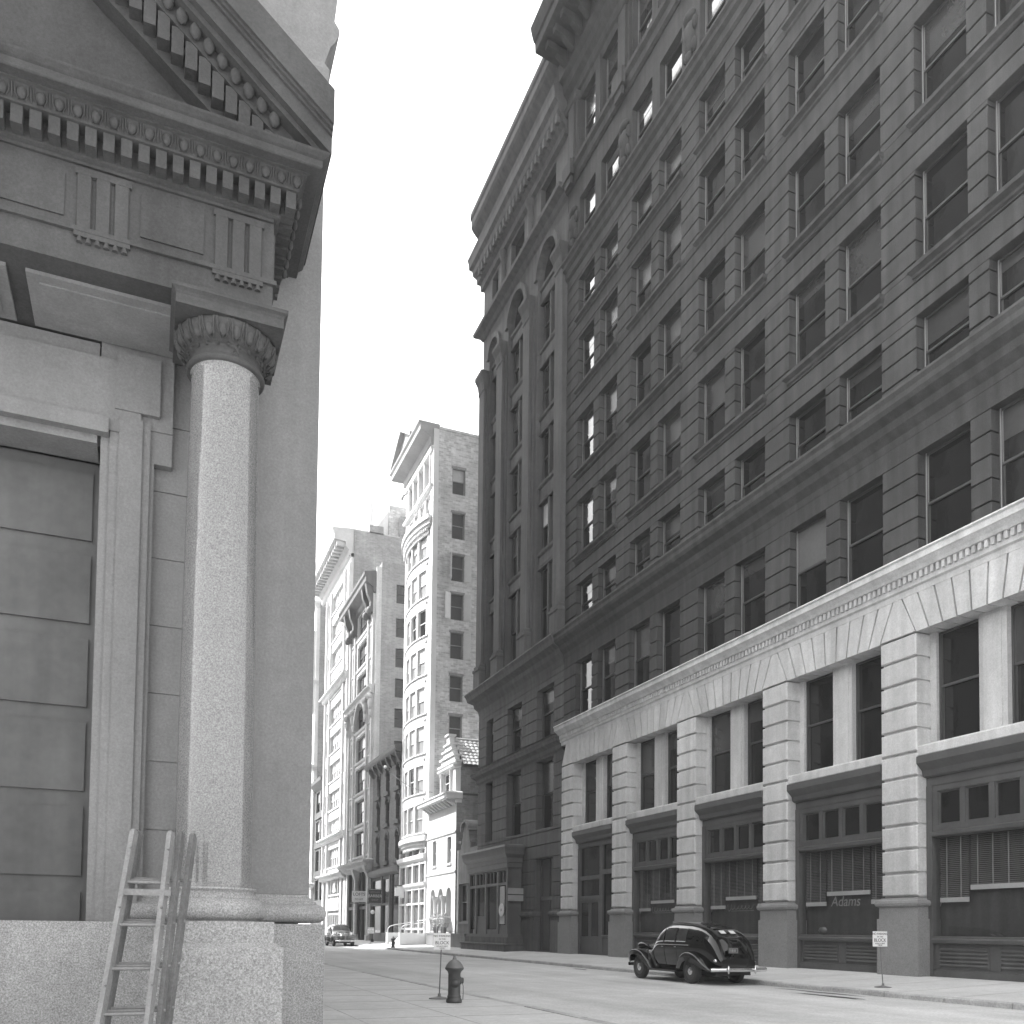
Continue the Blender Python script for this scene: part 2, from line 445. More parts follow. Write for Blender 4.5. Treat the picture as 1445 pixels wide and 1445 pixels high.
# joints of the pavement flags: thin dark mortar strips lying on the flags
j_ = MB()
for yy in [5.5 + 1.5 * i for i in range(22)]: j_.box(XL - 3, LC - .17, yy, yy + .018, .1265, .129)
for xx in (2.9, 4.4): j_.box(xx, xx + .018, 5, 38, .1262, .1287)
struct("pavement_joints", j_, M_JOINT)
j_ = MB()
for yy in [6 + 1.6 * i for i in range(34)]: j_.prism([(RC + .17, .1295), (XR - .02, .304), (XR - .02, .306), (RC + .17, .1315)], 'y', yy, yy + .02)
struct("pavement_joints", j_, M_JOINT)
def stain(pts, z=.004):
    n = len(pts); return MB().add([(x, y, z) for x, y in pts], [tuple(range(n))])
def blob(cx, cy, rx, ry, seed, n=26):
    rn = random.Random(seed); ph = [rn.uniform(0, 6.28) for _ in range(4)]
    return [(cx + rx * math.cos(a) * (1 + .25 * math.sin(3 * a + ph[0]) + .15 * math.sin(5 * a + ph[1])),
             cy + ry * math.sin(a) * (1 + .25 * math.sin(2 * a + ph[2]) + .2 * math.sin(4 * a + ph[3]))) for a in [6.283 * i / n for i in range(n)]]
tag(part("puddle", stain(blob(14.75, 16.4, .16, 1.2, 3)), M_STAIN), "long narrow dark puddle out from the kerb near the parking sign", "puddle", "puddles by the far kerb")
tag(part("puddle", stain(blob(15.45, 17.6, .12, 1.3, 5)), M_STAIN), "thin dark puddle lying tight against the far kerb", "puddle", "puddles by the far kerb")
tag(part("puddle", stain(blob(15.3, 30.3, .14, .7, 8)), M_STAIN), "short dark puddle in the gutter beyond the parked sedan", "puddle", "puddles by the far kerb")

# ================================================================ BUILDING A: tall office building with pale two-storey base
BAY, Y_F = 5.45, 41.71
PIER, WIN, MUL = 1.30, 1.76, .63
NB = 6
YA0, YA1 = Y_F - NB * BAY - 1.35, 41.77
A = thing("office_building", (XR, YA0, .3), "tall dark stone office building with a pale rusticated two storey base and restaurant windows", "building")
rows = [(12.12, 15.2), (17.02, 19.2), (20.62, 23.55), (25.05, 27.97), (29.45, 32.2), (33.3, 35.4), (37.15, 39.8), (42.0, 45.2)]
def bayw(k):
    yk = Y_F - k * BAY
    return [(yk - PIER - WIN, yk - PIER), (yk - BAY, yk - BAY + WIN)]
ops = [(a, b, z0, z1) for k in range(NB) for a, b in bayw(k) for z0, z1 in rows]
wl = MB()
TH = .5
sel = lambda i, j: [o for o in ops if rows[i][0] - .1 <= o[2] <= rows[j][0] + .1]
rust_wall(wl, XR, TH, YA0, YA1, 12.1, 15.2, .62, sel(0, 0))
wall_bands(wl, XR + .012, TH, YA0, YA1, 15.2, 17.0, [])
rust_wall(wl, XR, TH, YA0, YA1, 17.0, 36.2, .63, sel(1, 5))
wall_bands(wl, XR + .02, TH, YA0, YA1, 36.2, 41.3, sel(6, 6))
wall_bands(wl, XR + .02, TH, YA0, YA1, 41.3, 47.0, sel(7, 7))
wl.box(XR + .62, 44, YA0 + .02, YA1 - .02, .3, 47.2)
wl.box(XR + .02, XR + .62, YA0 + .004, YA0 + .5, .3, 47.0)
part("wall", wl, M_STONE, A)
# sills
for k in range(NB):
    yk = Y_F - k * BAY
    for z0, z1 in rows[2:6]:
        sl = MB(); sl.mould(XR, XR + .1, yk - BAY - .06, yk - PIER + .06, [(.0, z0 - .34), (.06, z0 - .30), (.07, z0 - .22), (.17, z0 - .15), (.20, z0 - .13), (.20, z0 - .005), (.15, z0)], (1, 0, .4, .4))
        part("sill", sl, M_STONE, A)
# string courses
st = MB()
st.mould(XR, XR + .3, YA0, YA1, [(.0, 15.75), (.05, 15.95), (.25, 16.15), (.32, 16.35), (.55, 16.5), (.62, 16.62), (.62, 16.78), (.68, 16.9), (.66, 16.99), (.0, 17.01)], (1, 0, 1, 0))
part("string_course", st, M_STONE, A)
st = MB(); st.mould(XR, XR + .3, YA0, YA1, [(.02, 36.1), (.12, 36.2), (.14, 36.5), (.28, 36.62), (.30, 36.8), (.4, 36.9), (.4, 37.02), (.0, 37.1)], (1, 0, 1, 0))
part("string_course", st, M_STONE, A)
st = MB(); st.mould(XR, XR + .3, YA0, YA1, [(.03, 41.0), (.14, 41.1), (.16, 41.45), (.30, 41.6), (.32, 41.8), (.0, 41.92)], (1, 0, 1, 0))
for k in range(NB + 1):
    yk = Y_F - k * BAY
    st.box(XR - .48, XR - .28, yk - 1.15, yk - .15, 41.15, 41.95); st.box(XR - .40, XR - .26, yk - 1.0, yk - .3, 40.75, 41.14)
part("string_course", st, M_STONE, A)
# attic piers and carved panels
pl = MB()
for k in range(NB + 1):
    yk = Y_F - k * BAY
    pl.box(XR - .12, XR + .02, yk - 1.2, yk - .1, 41.96, 45.5); pl.box(XR - .22, XR + .02, yk - .98, yk - .32, 42.2, 45.2)
    pl.mould(XR - .1, XR + .02, yk - 1.2, yk - .1, [(.03, 45.2), (.15, 45.3), (.2, 45.55), (.05, 45.6)], (1, 0, 1, 1))
    if k < NB: pl.box(XR - .05, XR + .02, yk - PIER - WIN - MUL + .06, yk - PIER - WIN - .06, 41.96, 45.5)
part("pilaster", pl, M_STONE, A)
for k in range(NB + 1):
    ct = MB(); yk = Y_F - k * BAY - .65
    ct.ell((XR - .02, yk, 38.6), .22, .36, .75); ct.ell((XR - .1, yk, 38.7), .2, .22, .45)
    ct.ell((XR - .05, yk, 39.5), .2, .42, .22); ct.ell((XR - .05, yk, 37.75), .18, .2, .28)
    for s in (-1, 1):
        ct.ell((XR - .02, yk + s * .38, 39.0), .14, .16, .3); ct.ell((XR - .02, yk + s * .34, 38.1), .14, .14, .3)
    part("cartouche", ct, M_STONE, A)
# main cornice with brackets
cn = MB()
cn.mould(XR + .02, 43.5, YA0, YA1 - .02, [(.0, 45.7), (.1, 45.8), (.14, 46.2), (.35, 46.45), (.4, 46.9), (.62, 47.1), (.68, 47.9)], (1, 0, 1, 0))
cn.mould(XR + .02, 43.5, YA0, YA1 - .03, [(.68, 47.92), (2.0, 48.12), (2.05, 48.15), (2.07, 48.62), (2.16, 48.7), (2.28, 49.1), (2.34, 49.4), (.3, 49.7)], (1, 0, 1, 0))
yy = YA0 + .3
while yy < YA1 - .3:
    cn.prism([(XR - .66, 47.2), (XR - .8, 47.25), (XR - 1.2, 47.6), (XR - 1.75, 47.7), (XR - 1.75, 48.07), (XR - .66, 47.9)], 'y', yy, yy + .34)
    yy += .91
part("cornice", cn, M_STONE, A)
part("roof", MB().box(XR + .8, 43.3, YA0 + .4, YA1 - .1, 49.71, 49.8), M_ROOF, A)
# windows
rw = random.Random(11)
glints = {(0, 3): 1, (0, 4): 1, (0, 5): 1, (1, 2): 1}
rest = MB()
for i, (z0, z1) in enumerate(rows):
    for k in range(NB):
        for j, (a, b) in enumerate(bayw(k)):
            if i >= 5 and k >= 3:        # outside the frame: one mass
                rest.box(XR + .3, XR + .32, a, b, z0, z1); rest.box(XR + .26, XR + .31, a, b, (z0 + z1) / 2 - .03, (z0 + z1) / 2 + .03); continue
            rr = rw.random()
            bl = M_BLIND if rr < .55 else (M_MIDBL if rr < .62 else None)
            window(A, (XR + .29, (a + b) / 2, z0), b - a, z1 - z0, M_FRAME, blind=bl, bl_frac=rw.choice([.35, .6, .85, 1]), bead=True)
o = part("window", rest, M_GLASS, A); o["kind"] = "stuff"
# ---- pale base
bs = MB()
ZB0, ZB1 = 2.52, 10.0
for k in range(NB + 1):
    yk = Y_F - k * BAY
    n = 11; stp = (ZB1 - ZB0) / n
    ya, yb = yk - PIER - (.0 if k < NB else 0), yk
    for c in range(n):
        bs.cbox(XR - .12, XR + .75, ya, yb, ZB0 + c * stp + .036, ZB0 + (c + 1) * stp - .036, .03)
    bs.box(XR - .03, XR + .72, ya + .04, yb - .04, ZB0, ZB1)
# flat-arch voussoirs
def yk_(k): return Y_F - k * BAY
for k in range(NB):
    cl, crr = yk_(k) - PIER / 2, yk_(k + 1) - PIER / 2       # pier centres
    o1, o0 = yk_(k) - PIER, yk_(k + 1)                        # opening edges (far, near)
    n = 9; tw = .16
    b_ = [o0 + (o1 - o0) * i / n for i in range(n + 1)]
    t_ = [crr + tw + (cl - crr - 2 * tw) * i / n for i in range(n + 1)]
    for i in range(n):
        gp = .03
        bs.prism([(b_[i] + gp, 10.0), (b_[i + 1] - gp, 10.0), (t_[i + 1] - gp, 11.1), (t_[i] + gp, 11.1)], 'x', XR - .12, XR + .75)
    bs.prism([(o0 + .03, 10.03), (o1 - .03, 10.03), (cl - tw, 11.07), (crr + tw, 11.07)], 'x', XR - .03, XR + .70)
for k in range(NB + 1):
    c0 = yk_(k) - PIER / 2
    bs.prism([(max(yk_(k) - PIER, YA0) + .02, 10.03), (yk_(k) - .02, 10.03), (min(c0 + .14, YA1), 11.1), (c0 - .14, 11.1)], 'x', XR - .12, XR + .75)
part("base", bs, M_WHITE, A)
# belt course with dentils
bc = MB()
bc.mould(XR - .1, XR + .6, YA0 + .05, YA1 - .03, [(.03, 11.1), (.05, 11.26), (.12, 11.3), (.13, 11.42)], (1, 0, 1, 0))
bc.mould(XR - .1, XR + .6, YA0 + .05, YA1 - .03, [(.10, 11.422), (.10, 11.62)], (1, 0, 1, 0))
yy = YA0 + .1
while yy < YA1 - .15: bc.box(XR - .30, XR - .2, yy, yy + .10, 11.425, 11.62); yy += .19
bc.mould(XR - .1, XR + .6, YA0 + .05, YA1 - .03, [(.24, 11.622), (.30, 11.7), (.42, 11.8), (.46, 11.82), (.46, 11.98), (.52, 12.02), (.5, 12.07), (.0, 12.09)], (1, 0, 1, 0))
part("belt_course", bc, M_WHITE, A)
# granite plinths
for k in range(NB + 1):
    gp = MB(); yk = Y_F - k * BAY
    gp.box(XR - .22, XR + .7, yk - PIER - .10, yk + .10, .2, 1.9); gp.box(XR - .17, XR + .7, yk - PIER - .06, yk + .06, 1.9, 2.22)
    gp.mould(XR - .12, XR + .7, yk - PIER, yk, [(.05, 2.22), (.13, 2.27), (.15, 2.34), (.13, 2.41), (.03, 2.44), (.0, 2.5)], (1, 0, 1, 1))
    part("plinth", gp, M_GRAN, A)
# mezzanine surrounds, sills and windows
ms = MB()
for k in range(NB):
    o1, o0 = yk_(k) - PIER, yk_(k + 1)
    ms.box(XR + .42, XR + .7, o1 - .22, o1, 6.77, 10.0); ms.box(XR + .42, XR + .7, o0, o0 + .22, 6.77, 10.0)
    c0 = (o0 + o1) / 2
    ms.box(XR + .36, XR + .7, c0 - .42, c0 + .42, 6.77, 9.998); ms.box(XR + .33, XR + .36, c0 - .27, c0 + .27, 6.8, 9.9)
    ms.mould(XR + .02, XR + .7, o0, o1, [(.08, 6.46), (.10, 6.48), (.10, 6.72), (.04, 6.77)], (1, 0, 0, 0))
    for s in (-1, 1):
        a, b = (o0 + .22, c0 - .42) if s < 0 else (c0 + .42, o1 - .22)
        rr = rw.random()
        window(A, (XR + .52, (a + b) / 2, 6.78), b - a, 3.2, M_FRAME, blind=M_BLIND if rr < .6 else None, bl_frac=rw.choice([.5, 1]), fw=.06)
part("window_surround", ms, M_WHITE, A)

# ---- shopfronts
def shopfront(k):
    o1, o0 = yk_(k) - PIER - .02, yk_(k + 1) + .02
    X = XR + .25
    f = MB(); W = o1 - o0
    door = (k == 0)
    # cornice under the stone sill
    f.mould(X - .1, XR + .7, o0, o1, [(.0, 5.86), (.06, 5.9), (.10, 6.05), (.26, 6.2), (.3, 6.24), (.3, 6.44)], (1, 0, 0, 0))
    f.box(X - .02, X + .3, o0, o1, 5.62, 5.86)
    f.box(X - .04, X + .25, o0, o0 + .18, .3, 5.62); f.box(X - .04, X + .25, o1 - .18, o1, .3, 5.62)
    panes = MB()
    if not door:
        n = 4; iw = (W - .36); mw = .16
        f.box(X, X + .2, o0 + .18, o1 - .18, 5.45, 5.62); f.box(X, X + .2, o0 + .18, o1 - .18, 4.34, 4.5)
        f.mould(X + .02, X + .2, o0 + .18, o1 - .18, [(.0, 4.16), (.12, 4.2), (.14, 4.3), (.02, 4.34)], (1, 0, 0, 0))
        for i in range(n + 1):
            yc = o0 + .18 + mw / 2 + (iw - mw) * i / n
            f.box(X + .01, X + .18, yc - mw / 2, yc + mw / 2, 4.5, 5.45)
            if i < n:
                ya, yb = yc + mw / 2, yc + (iw - mw) / n - mw / 2
                f.box(X + .05, X + .14, ya, ya + .05, 4.5, 5.45); f.box(X + .05, X + .14, yb - .05, yb, 4.5, 5.45)
                f.box(X + .05, X + .14, ya + .05, yb - .05, 4.5, 4.55); f.box(X + .05, X + .14, ya + .05, yb - .05, 5.4, 5.45)
                panes.box(X + .09, X + .10, ya + .05, yb - .05, 4.55, 5.4)
        # sill, louvred bulkhead
        f.mould(X + .02, X + .3, o0 + .18, o1 - .18, [(.0, 1.2), (.10, 1.24), (.12, 1.32), (.06, 1.36), (.06, 1.40), (.0, 1.42)], (1, 0, 0, 0))
        f.box(X + .06, X + .25, o0 + .18, o1 - .18, .3, 1.2)
        f.box(X, X + .06, o0 + .18, o1 - .18, .3, .5)
        for s0, s1 in ((o0 + .35, (o0 + o1) / 2 - .2), ((o0 + o1) / 2 + .2, o1 - .35)):
            for i in range(5):
                f.prism([(X + .055, .62 + i * .105), (X + .02, .60 + i * .105), (X + .01, .63 + i * .105), (X + .055, .68 + i * .105)], 'y', s0, s1)
            f.box(X + .035, X + .06, s0 - .05, s0, .56, 1.14); f.box(X + .035, X + .06, s1, s1 + .05, .56, 1.14)
    else:
        # entrance: tall transom, double doors and a narrow side window
        dj = o0 + 1.55                                   # mullion between window (near) and doors (far)
        f.box(X, X + .22, dj, dj + .3, .3, 5.62)
        f.box(X, X + .2, o0 + .18, dj, 4.2, 4.42); f.box(X, X + .2, dj + .3, o1 - .18, 4.0, 4.2); f.box(X, X + .2, dj + .3, o1 - .18, 3.0, 3.2)
        f.box(X + .02, X + .2, o0 + .18, dj, .3, 1.15); f.mould(X + .02, X + .2, o0 + .18, dj, [(.0, 1.15), (.08, 1.18), (.08, 1.25), (.0, 1.28)], (1, 0, 0, 0))
        f.box(X, X + .02, o0 + .3, dj - .15, .5, .55); f.box(X, X + .02, o0 + .3, dj - .15, 1.0, 1.05)
        panes.box(X + .1, X + .11, o0 + .18, dj, 1.28, 4.2); panes.box(X + .1, X + .11, o0 + .18, dj, 4.42, 5.62)
        panes.box(X + .1, X + .11, dj + .3, o1 - .18, 3.2, 4.0); panes.box(X + .1, X + .11, dj + .3, o1 - .18, 4.2, 5.62)
        d0, d1 = dj + .3, o1 - .18; dm = (d0 + d1) / 2
        for a, b in ((d0, dm - .01), (dm + .01, d1)):
            f.box(X + .03, X + .1, a, a + .14, .3, 3.0); f.box(X + .03, X + .1, b - .14, b, .3, 3.0)
            f.box(X + .03, X + .1, a + .14, b - .14, .3, 1.2); f.box(X + .03, X + .1, a + .14, b - .14, 2.86, 3.0)
            f.box(X + .015, X + .03, a + .2, b - .2, .5, 1.0)
            panes.box(X + .06, X + .07, a + .14, b - .14, 1.2, 2.86)
    o = part("shopfront", f, M_SHOP, A)
    part("pane", panes, M_GLASS, o)
    if not door:
        part("plate_glass", MB().add([(X + .10, o0 + .18, 1.42), (X + .10, o0 + .18, 4.16), (X + .10, o1 - .18, 4.16), (X + .10, o1 - .18, 1.42)], [(0, 1, 2, 3)]), M_SHOPGL, o)
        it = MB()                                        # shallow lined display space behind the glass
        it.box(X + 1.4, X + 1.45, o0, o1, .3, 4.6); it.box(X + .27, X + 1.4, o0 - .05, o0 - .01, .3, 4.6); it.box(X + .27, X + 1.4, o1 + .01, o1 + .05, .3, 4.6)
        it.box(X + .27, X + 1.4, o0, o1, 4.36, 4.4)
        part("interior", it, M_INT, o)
        part("display_shelf", MB().box(X + .27, X + 1.3, o0, o1, 1.36, 1.40), M_SLAT, o)
        # venetian blinds in three drops
        iw0, iw1 = o0 + .22, o1 - .22; W2 = iw1 - iw0
        drops = [(iw0, iw0 + W2 * .21, 2.38), (iw0 + W2 * .23, iw0 + W2 * .73, 2.68), (iw0 + W2 * .75, iw1, 2.36)]
        bl = MB(); rl = MB()
        for a, b, zb in drops:
            z = 4.14
            while z > zb + .1:
                bl.add([(X + .22, a, z - .012), (X + .22, b, z - .012), (X + .262, b, z + .012), (X + .262, a, z + .012)], [(0, 1, 2, 3)]); z -= .052
            nt_ = max(2, round((b - a) / .45))
            for i in range(nt_):
                yc = a + (b - a) * (i + .5) / nt_; bl.box(X + .212, X + .216, yc - .02, yc + .02, zb + .1, 4.15)
            rl.box(X + .21, X + .26, a, b, zb, zb + .13)
        part("venetian_blind", bl, M_SLAT, o); part("bottom_rail", rl, M_RAIL, o)
        word = {3: "Adams", 2: "Grissom", 1: "Adams"}.get(k)
        if word and k == 3:
            t = text("lettering", word, M_NEON, o, (X + .095, (iw0 + iw1) / 2 - .1, 2.47), .46, '-x', .002, shear=.2)
        elif word:
            # illegible neon script: looping strokes
            pts = []
            y0_ = iw0 + W2 * .68
            for i in range(80):
                t_ = i / 79
                pts.append((X + .18, y0_ - 1.5 * t_ + .05 * math.sin(t_ * 44), 2.4 + (.13 if i < 12 else .07) * math.cos(t_ * 44 + .4)))
            ml = MB().tube(pts, .012, 5); ml.tube([(X + .18, y0_ - .2, 2.27), (X + .18, y0_ - 1.55, 2.27)], .01, 5)
            part("lettering", ml, M_NEON, o)
    return o
for k in range(NB): shopfront(k)

def arch_panel(mb, X0, X1, ya, yb, z0, zs, z1, r=None, n=14, yc=None):
    """slab ya..yb, z0..z1 with a round-headed opening springing at zs, radius r"""
    yc = (ya + yb) / 2 if yc is None else yc
    r = r or (yb - ya) / 2 - .1
    pts = [(ya, z0), (yc - r, z0), (yc - r, zs)] + [(yc - r * math.cos(math.pi * i / n), zs + r * math.sin(math.pi * i / n)) for i in range(1, n)] + [(yc + r, zs), (yc + r, z0), (yb, z0), (yb, z1), (ya, z1)]
    mb.prism(pts, 'x', X0, X1)
def arch_ring(mb, X0, X1, yc, zs, r0, r1, n=16):
    for i in range(n):
        a, b = math.pi * i / n, math.pi * (i + 1) / n
        mb.prism([(yc - r0 * math.cos(a), zs + r0 * math.sin(a)), (yc - r1 * math.cos(a), zs + r1 * math.sin(a)), (yc - r1 * math.cos(b), zs + r1 * math.sin(b)), (yc - r0 * math.cos(b), zs + r0 * math.sin(b))], 'x', X0, X1)

# ================================================================ BUILDING B: pilastered brownstone pavilion
B0, B1 = 41.79, 54.7
B = thing("pilastered_building", (XR, B0, .3), "dark brownstone block with tall pilasters and arched top bays beside the small white townhouse", "building")
low = [(43.0, 45.25), (47.45, 49.65), (52.05, 53.25)]
bw_ = MB()
opsB = [(a, b, .35, 5.4) for a, b in low[:2]] + [(a, b, 7.05, 10.85) for a, b in low] + [(a, b, 12.05, 14.85) for a, b in low]
rust_wall(bw_, XR, .6, B0, B1, 2.6, 11.1, .68, opsB, g=.06, gd=.05)
rust_wall(bw_, XR, .6, B0, B1, 12.0, 15.2, .64, opsB, g=.05)
wall_bands(bw_, XR + .01, .6, B0, B1, 15.2, 17.0, [])
wall_bands(bw_, XR - .05, .65, B0, B1, .2, 2.45, opsB)
bw_.box(XR + .62, 42, B0, B1 - .01, .2, 49)
part("wall", bw_, M_STONE2, B)
up = [(43.05, 45.7), (47.5, 50.2), (51.8, 53.5)]
pil = [(41.8, 42.75), (46.25, 47.2), (50.55, 51.5), (53.75, 54.69)]
uw = MB()
opsU = [(a, b, 17.05, 38.25) for a, b in up]
wall_bands(uw, XR, .7, B0, B1, 17.0, 38.2, opsU)
for a, b in up:
    arch_panel(uw, XR, XR + .7, a - .2, b + .2, 38.2, 39.0, 41.0, (b - a) / 2)
for a, b in solid(B0, B1, [(a - .2, b + .2) for a, b in up]): uw.box(XR + .002, XR + .7, a, b, 38.2, 41.0)
wall_bands(uw, XR, .7, B0, B1, 41.0, 45.0, [(a + .3, b - .3, 41.9, 44.2) for a, b in up])
part("wall", uw, M_STONE2, B)
for a, b in pil:
    p_ = MB(); e = .0
    p_.box(XR - .28, XR, a, b, 18.75, 37.1)
    p_.box(XR - .12, XR + .001, max(a - .14, B0), min(b + .14, B1), 18.75, 37.4)
    p_.mould(XR - .28, XR, a, b, [(.14, 17.0), (.14, 18.3), (.2, 18.35), (.2, 18.5), (.1, 18.56), (.12, 18.7), (.02, 18.78)], (1, 0, .5, .5))
    p_.mould(XR - .28, XR, a, b, [(.0, 37.0), (.06, 37.1), (.03, 37.2), (.1, 37.7), (.26, 38.1), (.26, 38.3), (.0, 38.35)], (1, 0, .6, .6))
    part("pilaster", p_, M_STONE2, B)
for a, b in pil[1:3]:
    p_ = MB(); yc = (a + b) / 2
    p_.lathe((XR - .05, yc, 41.6), 0, [(.3, 0), (.3, .2), (.22, .3), (.2, 2.4), (.3, 2.6), (.34, 2.9)], 12)
    part("attic_column", p_, M_STONE2, B)
for a, b in up:
    for z0, z1 in ((21.9, 22.9), (25.7, 26.85), (29.75, 30.85), (33.7, 34.8), (37.5, 38.5)):
        s_ = MB(); s_.box(XR + .22, XR + .6, a, b, z0, z1); s_.mould(XR + .22, XR + .5, a, b, [(.02, z1 - .22), (.1, z1 - .16), (.12, z1 - .02), (.0, z1)], (1, 0, 0, 0))
        s_.box(XR + .19, XR + .22, a + .25, b - .25, z0 + .2, z1 - .32); s_.mould(XR + .22, XR + .5, a, b, [(.0, z0), (.08, z0 + .02), (.06, z0 + .12), (.0, z0 + .14)], (1, 0, 0, 0))
        part("spandrel", s_, M_STONE2, B)
    ar = MB(); arch_ring(ar, XR - .14, XR + .1, (a + b) / 2, 39.0, (b - a) / 2, (b - a) / 2 + .32); part("arch", ar, M_STONE2, B)
    for z0, z1 in ((17.2, 21.9), (22.9, 25.7), (26.85, 29.75), (30.85, 33.7), (34.8, 37.5)):
        mid = (a + b) / 2
        jw = .16
        window(B, (XR + .36, (a + mid) / 2 + .04, z0), (b - a) / 2 - .14, z1 - z0, M_FRAME, blind=M_BLIND if rw.random() < .5 else None, bl_frac=1, fw=.08)
        window(B, (XR + .36, (b + mid) / 2 - .04, z0), (b - a) / 2 - .14, z1 - z0, M_FRAME, blind=M_GLINT if rw.random() < .12 else (M_BLIND if rw.random() < .5 else None), bl_frac=1, fw=.08)  # a few panes carry the painted sky glint
    part("arched_window", MB().box(XR + .4, XR + .45, a, b, 38.5, 40.6), M_GLASS, B)
    part("attic_window", MB().box(XR + .3, XR + .35, a + .3, b - .3, 41.9, 44.2), M_GLASS, B)
mu = MB()
for a, b in up: m = (a + b) / 2; mu.box(XR + .2, XR + .5, m - .1, m + .1, 17.1, 38.2)
part("mullion", mu, M_STONE2, B)
for a, b in low:
    window(B, (XR + .4, (a + b) / 2, 7.06), b - a, 3.78, M_FRAME, blind=M_BLIND, bl_frac=1)
    window(B, (XR + .35, (a + b) / 2, 12.06), b - a, 2.78, M_FRAME, blind=M_BLIND2 if b > 52.5 else M_BLIND, bl_frac=.6)
for a, b in low[:2]:
    pb = MB(); pb.box(XR + .2, XR + .5, a, b, 5.4, 7.05); pb.mould(XR + .2, XR + .5, a, b, [(.0, 6.75), (.14, 6.85), (.16, 7.0), (.0, 7.05)], (1, 0, 0, 0)); pb.box(XR + .16, XR + .2, a + .3, b - .3, 5.95, 6.6)
    pb.mould(XR + .2, XR + .5, a, b, [(.0, 5.4), (.12, 5.42), (.1, 5.6), (.0, 5.62)], (1, 0, 0, 0))
    part("panel", pb, M_STONE2, B)
dr = MB(); a, b = low[0]
dr.box(XR + .4, XR + .5, a, b, .35, 5.4); dr.box(XR + .33, XR + .4, a, a + .16, .35, 5.4); dr.box(XR + .33, XR + .4, b - .16, b, .35, 5.4); dr.box(XR + .34, XR + .4, (a + b) / 2 - .06, (a + b) / 2 + .06, .35, 5.4); dr.box(XR + .33, XR + .4, a + .16, b - .16, 3.1, 3.35)
part("door", dr, M_SHOP, B)
for prof, nm in (([(.02, 10.95), (.1, 11.05), (.12, 11.25), (.35, 11.42), (.38, 11.55), (.42, 11.62), (.0, 11.7)], "string_course"),
             ([(.0, 15.5), (.05, 15.8), (.25, 16.05), (.3, 16.3), (.62, 16.5), (.68, 16.75), (.78, 16.95), (.74, 17.05), (.0, 17.1)], "string_course"),
             ([(.0, 40.9), (.12, 41.0), (.2, 41.25), (.55, 41.4), (.58, 41.6), (.0, 41.75)], "string_course")):
    s_ = MB(); s_.mould(XR, XR + .5, B0, B1, prof, (1, 0, 0, 1)); part(nm, s_, M_STONE2, B)
s_ = MB(); s_.box(XR + .05, XR + .3, B0, B1 - .01, 11.7, 12.0); part("string_course", s_, M_STONE2, B)
for a, b in [(41.8, 43.0), (45.25, 47.45), (49.65, 52.05), (53.25, 54.69)]:
    p_ = MB(); p_.mould(XR - .06, XR + .5, a, b, [(.02, 2.2), (.14, 2.26), (.17, 2.36), (.14, 2.46), (.02, 2.5), (.0, 2.6)], (1, 0, .4, .4)); p_.box(XR - .12, XR + .4, a - .04, b + .0, .2, 2.0)
    part("plinth", p_, M_STONE2, B)
c_ = MB()
c_.mould(XR, 42, B0, B1, [(.0, 44.4), (.2, 44.5), (.22, 44.9), (.4, 45.05), (.42, 45.4), (.62, 45.7), (.66, 46.05), (.84, 46.25), (.86, 46.65), (.92, 46.95), (.86, 47.05), (.3, 47.15)], (1, 0, 0, 1))
c_.mould(XR, 42, B0, B1 - .02, [(.3, 47.16), (.35, 47.6), (.55, 47.9), (.9, 48.3), (1.0, 48.5), (1.0, 48.95), (1.08, 49.1), (1.06, 49.45), (.2, 49.6)], (1, 0, 0, 0))
yy = B0 + .2
while yy < B1 - .2: c_.box(XR - .62, XR - .35, yy, yy + .25, 45.1, 45.6); yy += .55
part("cornice", c_, M_STONE2, B)
# projecting shopfront porch
PX = 18.95
PO = MB()
PO.mould(PX + .06, XR - .1, 46.9, 53.6, [(.0, 5.0), (.05, 5.05), (.05, 5.3), (.1, 5.35), (.1, 5.6), (.28, 5.8), (.3, 5.95), (.36, 6.2), (.34, 6.3), (.0, 6.4)], (1, 0, 1, 1))
PO.box(PX + .1, XR - .1, 46.95, 53.55, 4.9, 5.0)
PO.box(PX + .02, XR - .1, 46.7, 53.7, 1.05, 1.22)
for y_ in (46.95, 48.35, 50.35, 52.1, 53.3): PO.box(PX + .08, PX + .32, y_, y_ + .26, 1.22, 4.9)
PO.box(PX + .1, PX + .3, 46.95, 53.55, 4.05, 4.22)
for y_ in (47.6, 49.2, 49.8, 51.0, 51.6, 52.7): PO.box(PX + .12, PX + .26, y_, y_ + .1, 4.22, 4.9)
PO.box(PX + .14, PX + .28, 50.5, 52.2, 1.22, 2.3); PO.box(PX + .12, PX + .28, 48.5, 50.4, 1.22, 1.5); PO.box(PX + .14, PX + .28, 47.2, 48.4, 1.22, 1.75)
PO.box(PX + .3, XR - .1, 46.96, 47.1, 1.22, 4.9)
po = part("shopfront", PO, M_SHOP, B)
part("pane", MB().box(PX + .2, PX + .21, 47.2, 53.4, 1.5, 4.85), M_GLASS, po)
part("curtain", MB().box(PX + .15, PX + .17, 47.55, 48.3, 1.8, 4.0), M_BLIND2, po)
s_ = MB(); s_.box(PX - .05, XR - .05, 46.6, 53.8, .2, 1.05); s_.box(PX - .25, XR - .05, 46.4, 54.0, .2, .68); s_.mould(PX - .25, XR - .1, 46.4, 54.0, [(.0, .58), (.06, .62), (.06, .68), (.0, .7)], (1, 0, 1, 1))
part("step", s_, M_STONE2, B)
rd = thing("round_sign", (PX + .05, 47.75, 2.62), "dark round sign with a pale ring hung in the brownstone porch window", "sign")
part("disc", MB().lathe((PX + .05, 47.75, 2.62), 0, [(.0, 0), (.36, 0), (.36, .05), (.0, .05)], 24, False, 'x'), M_BOARD, rd)
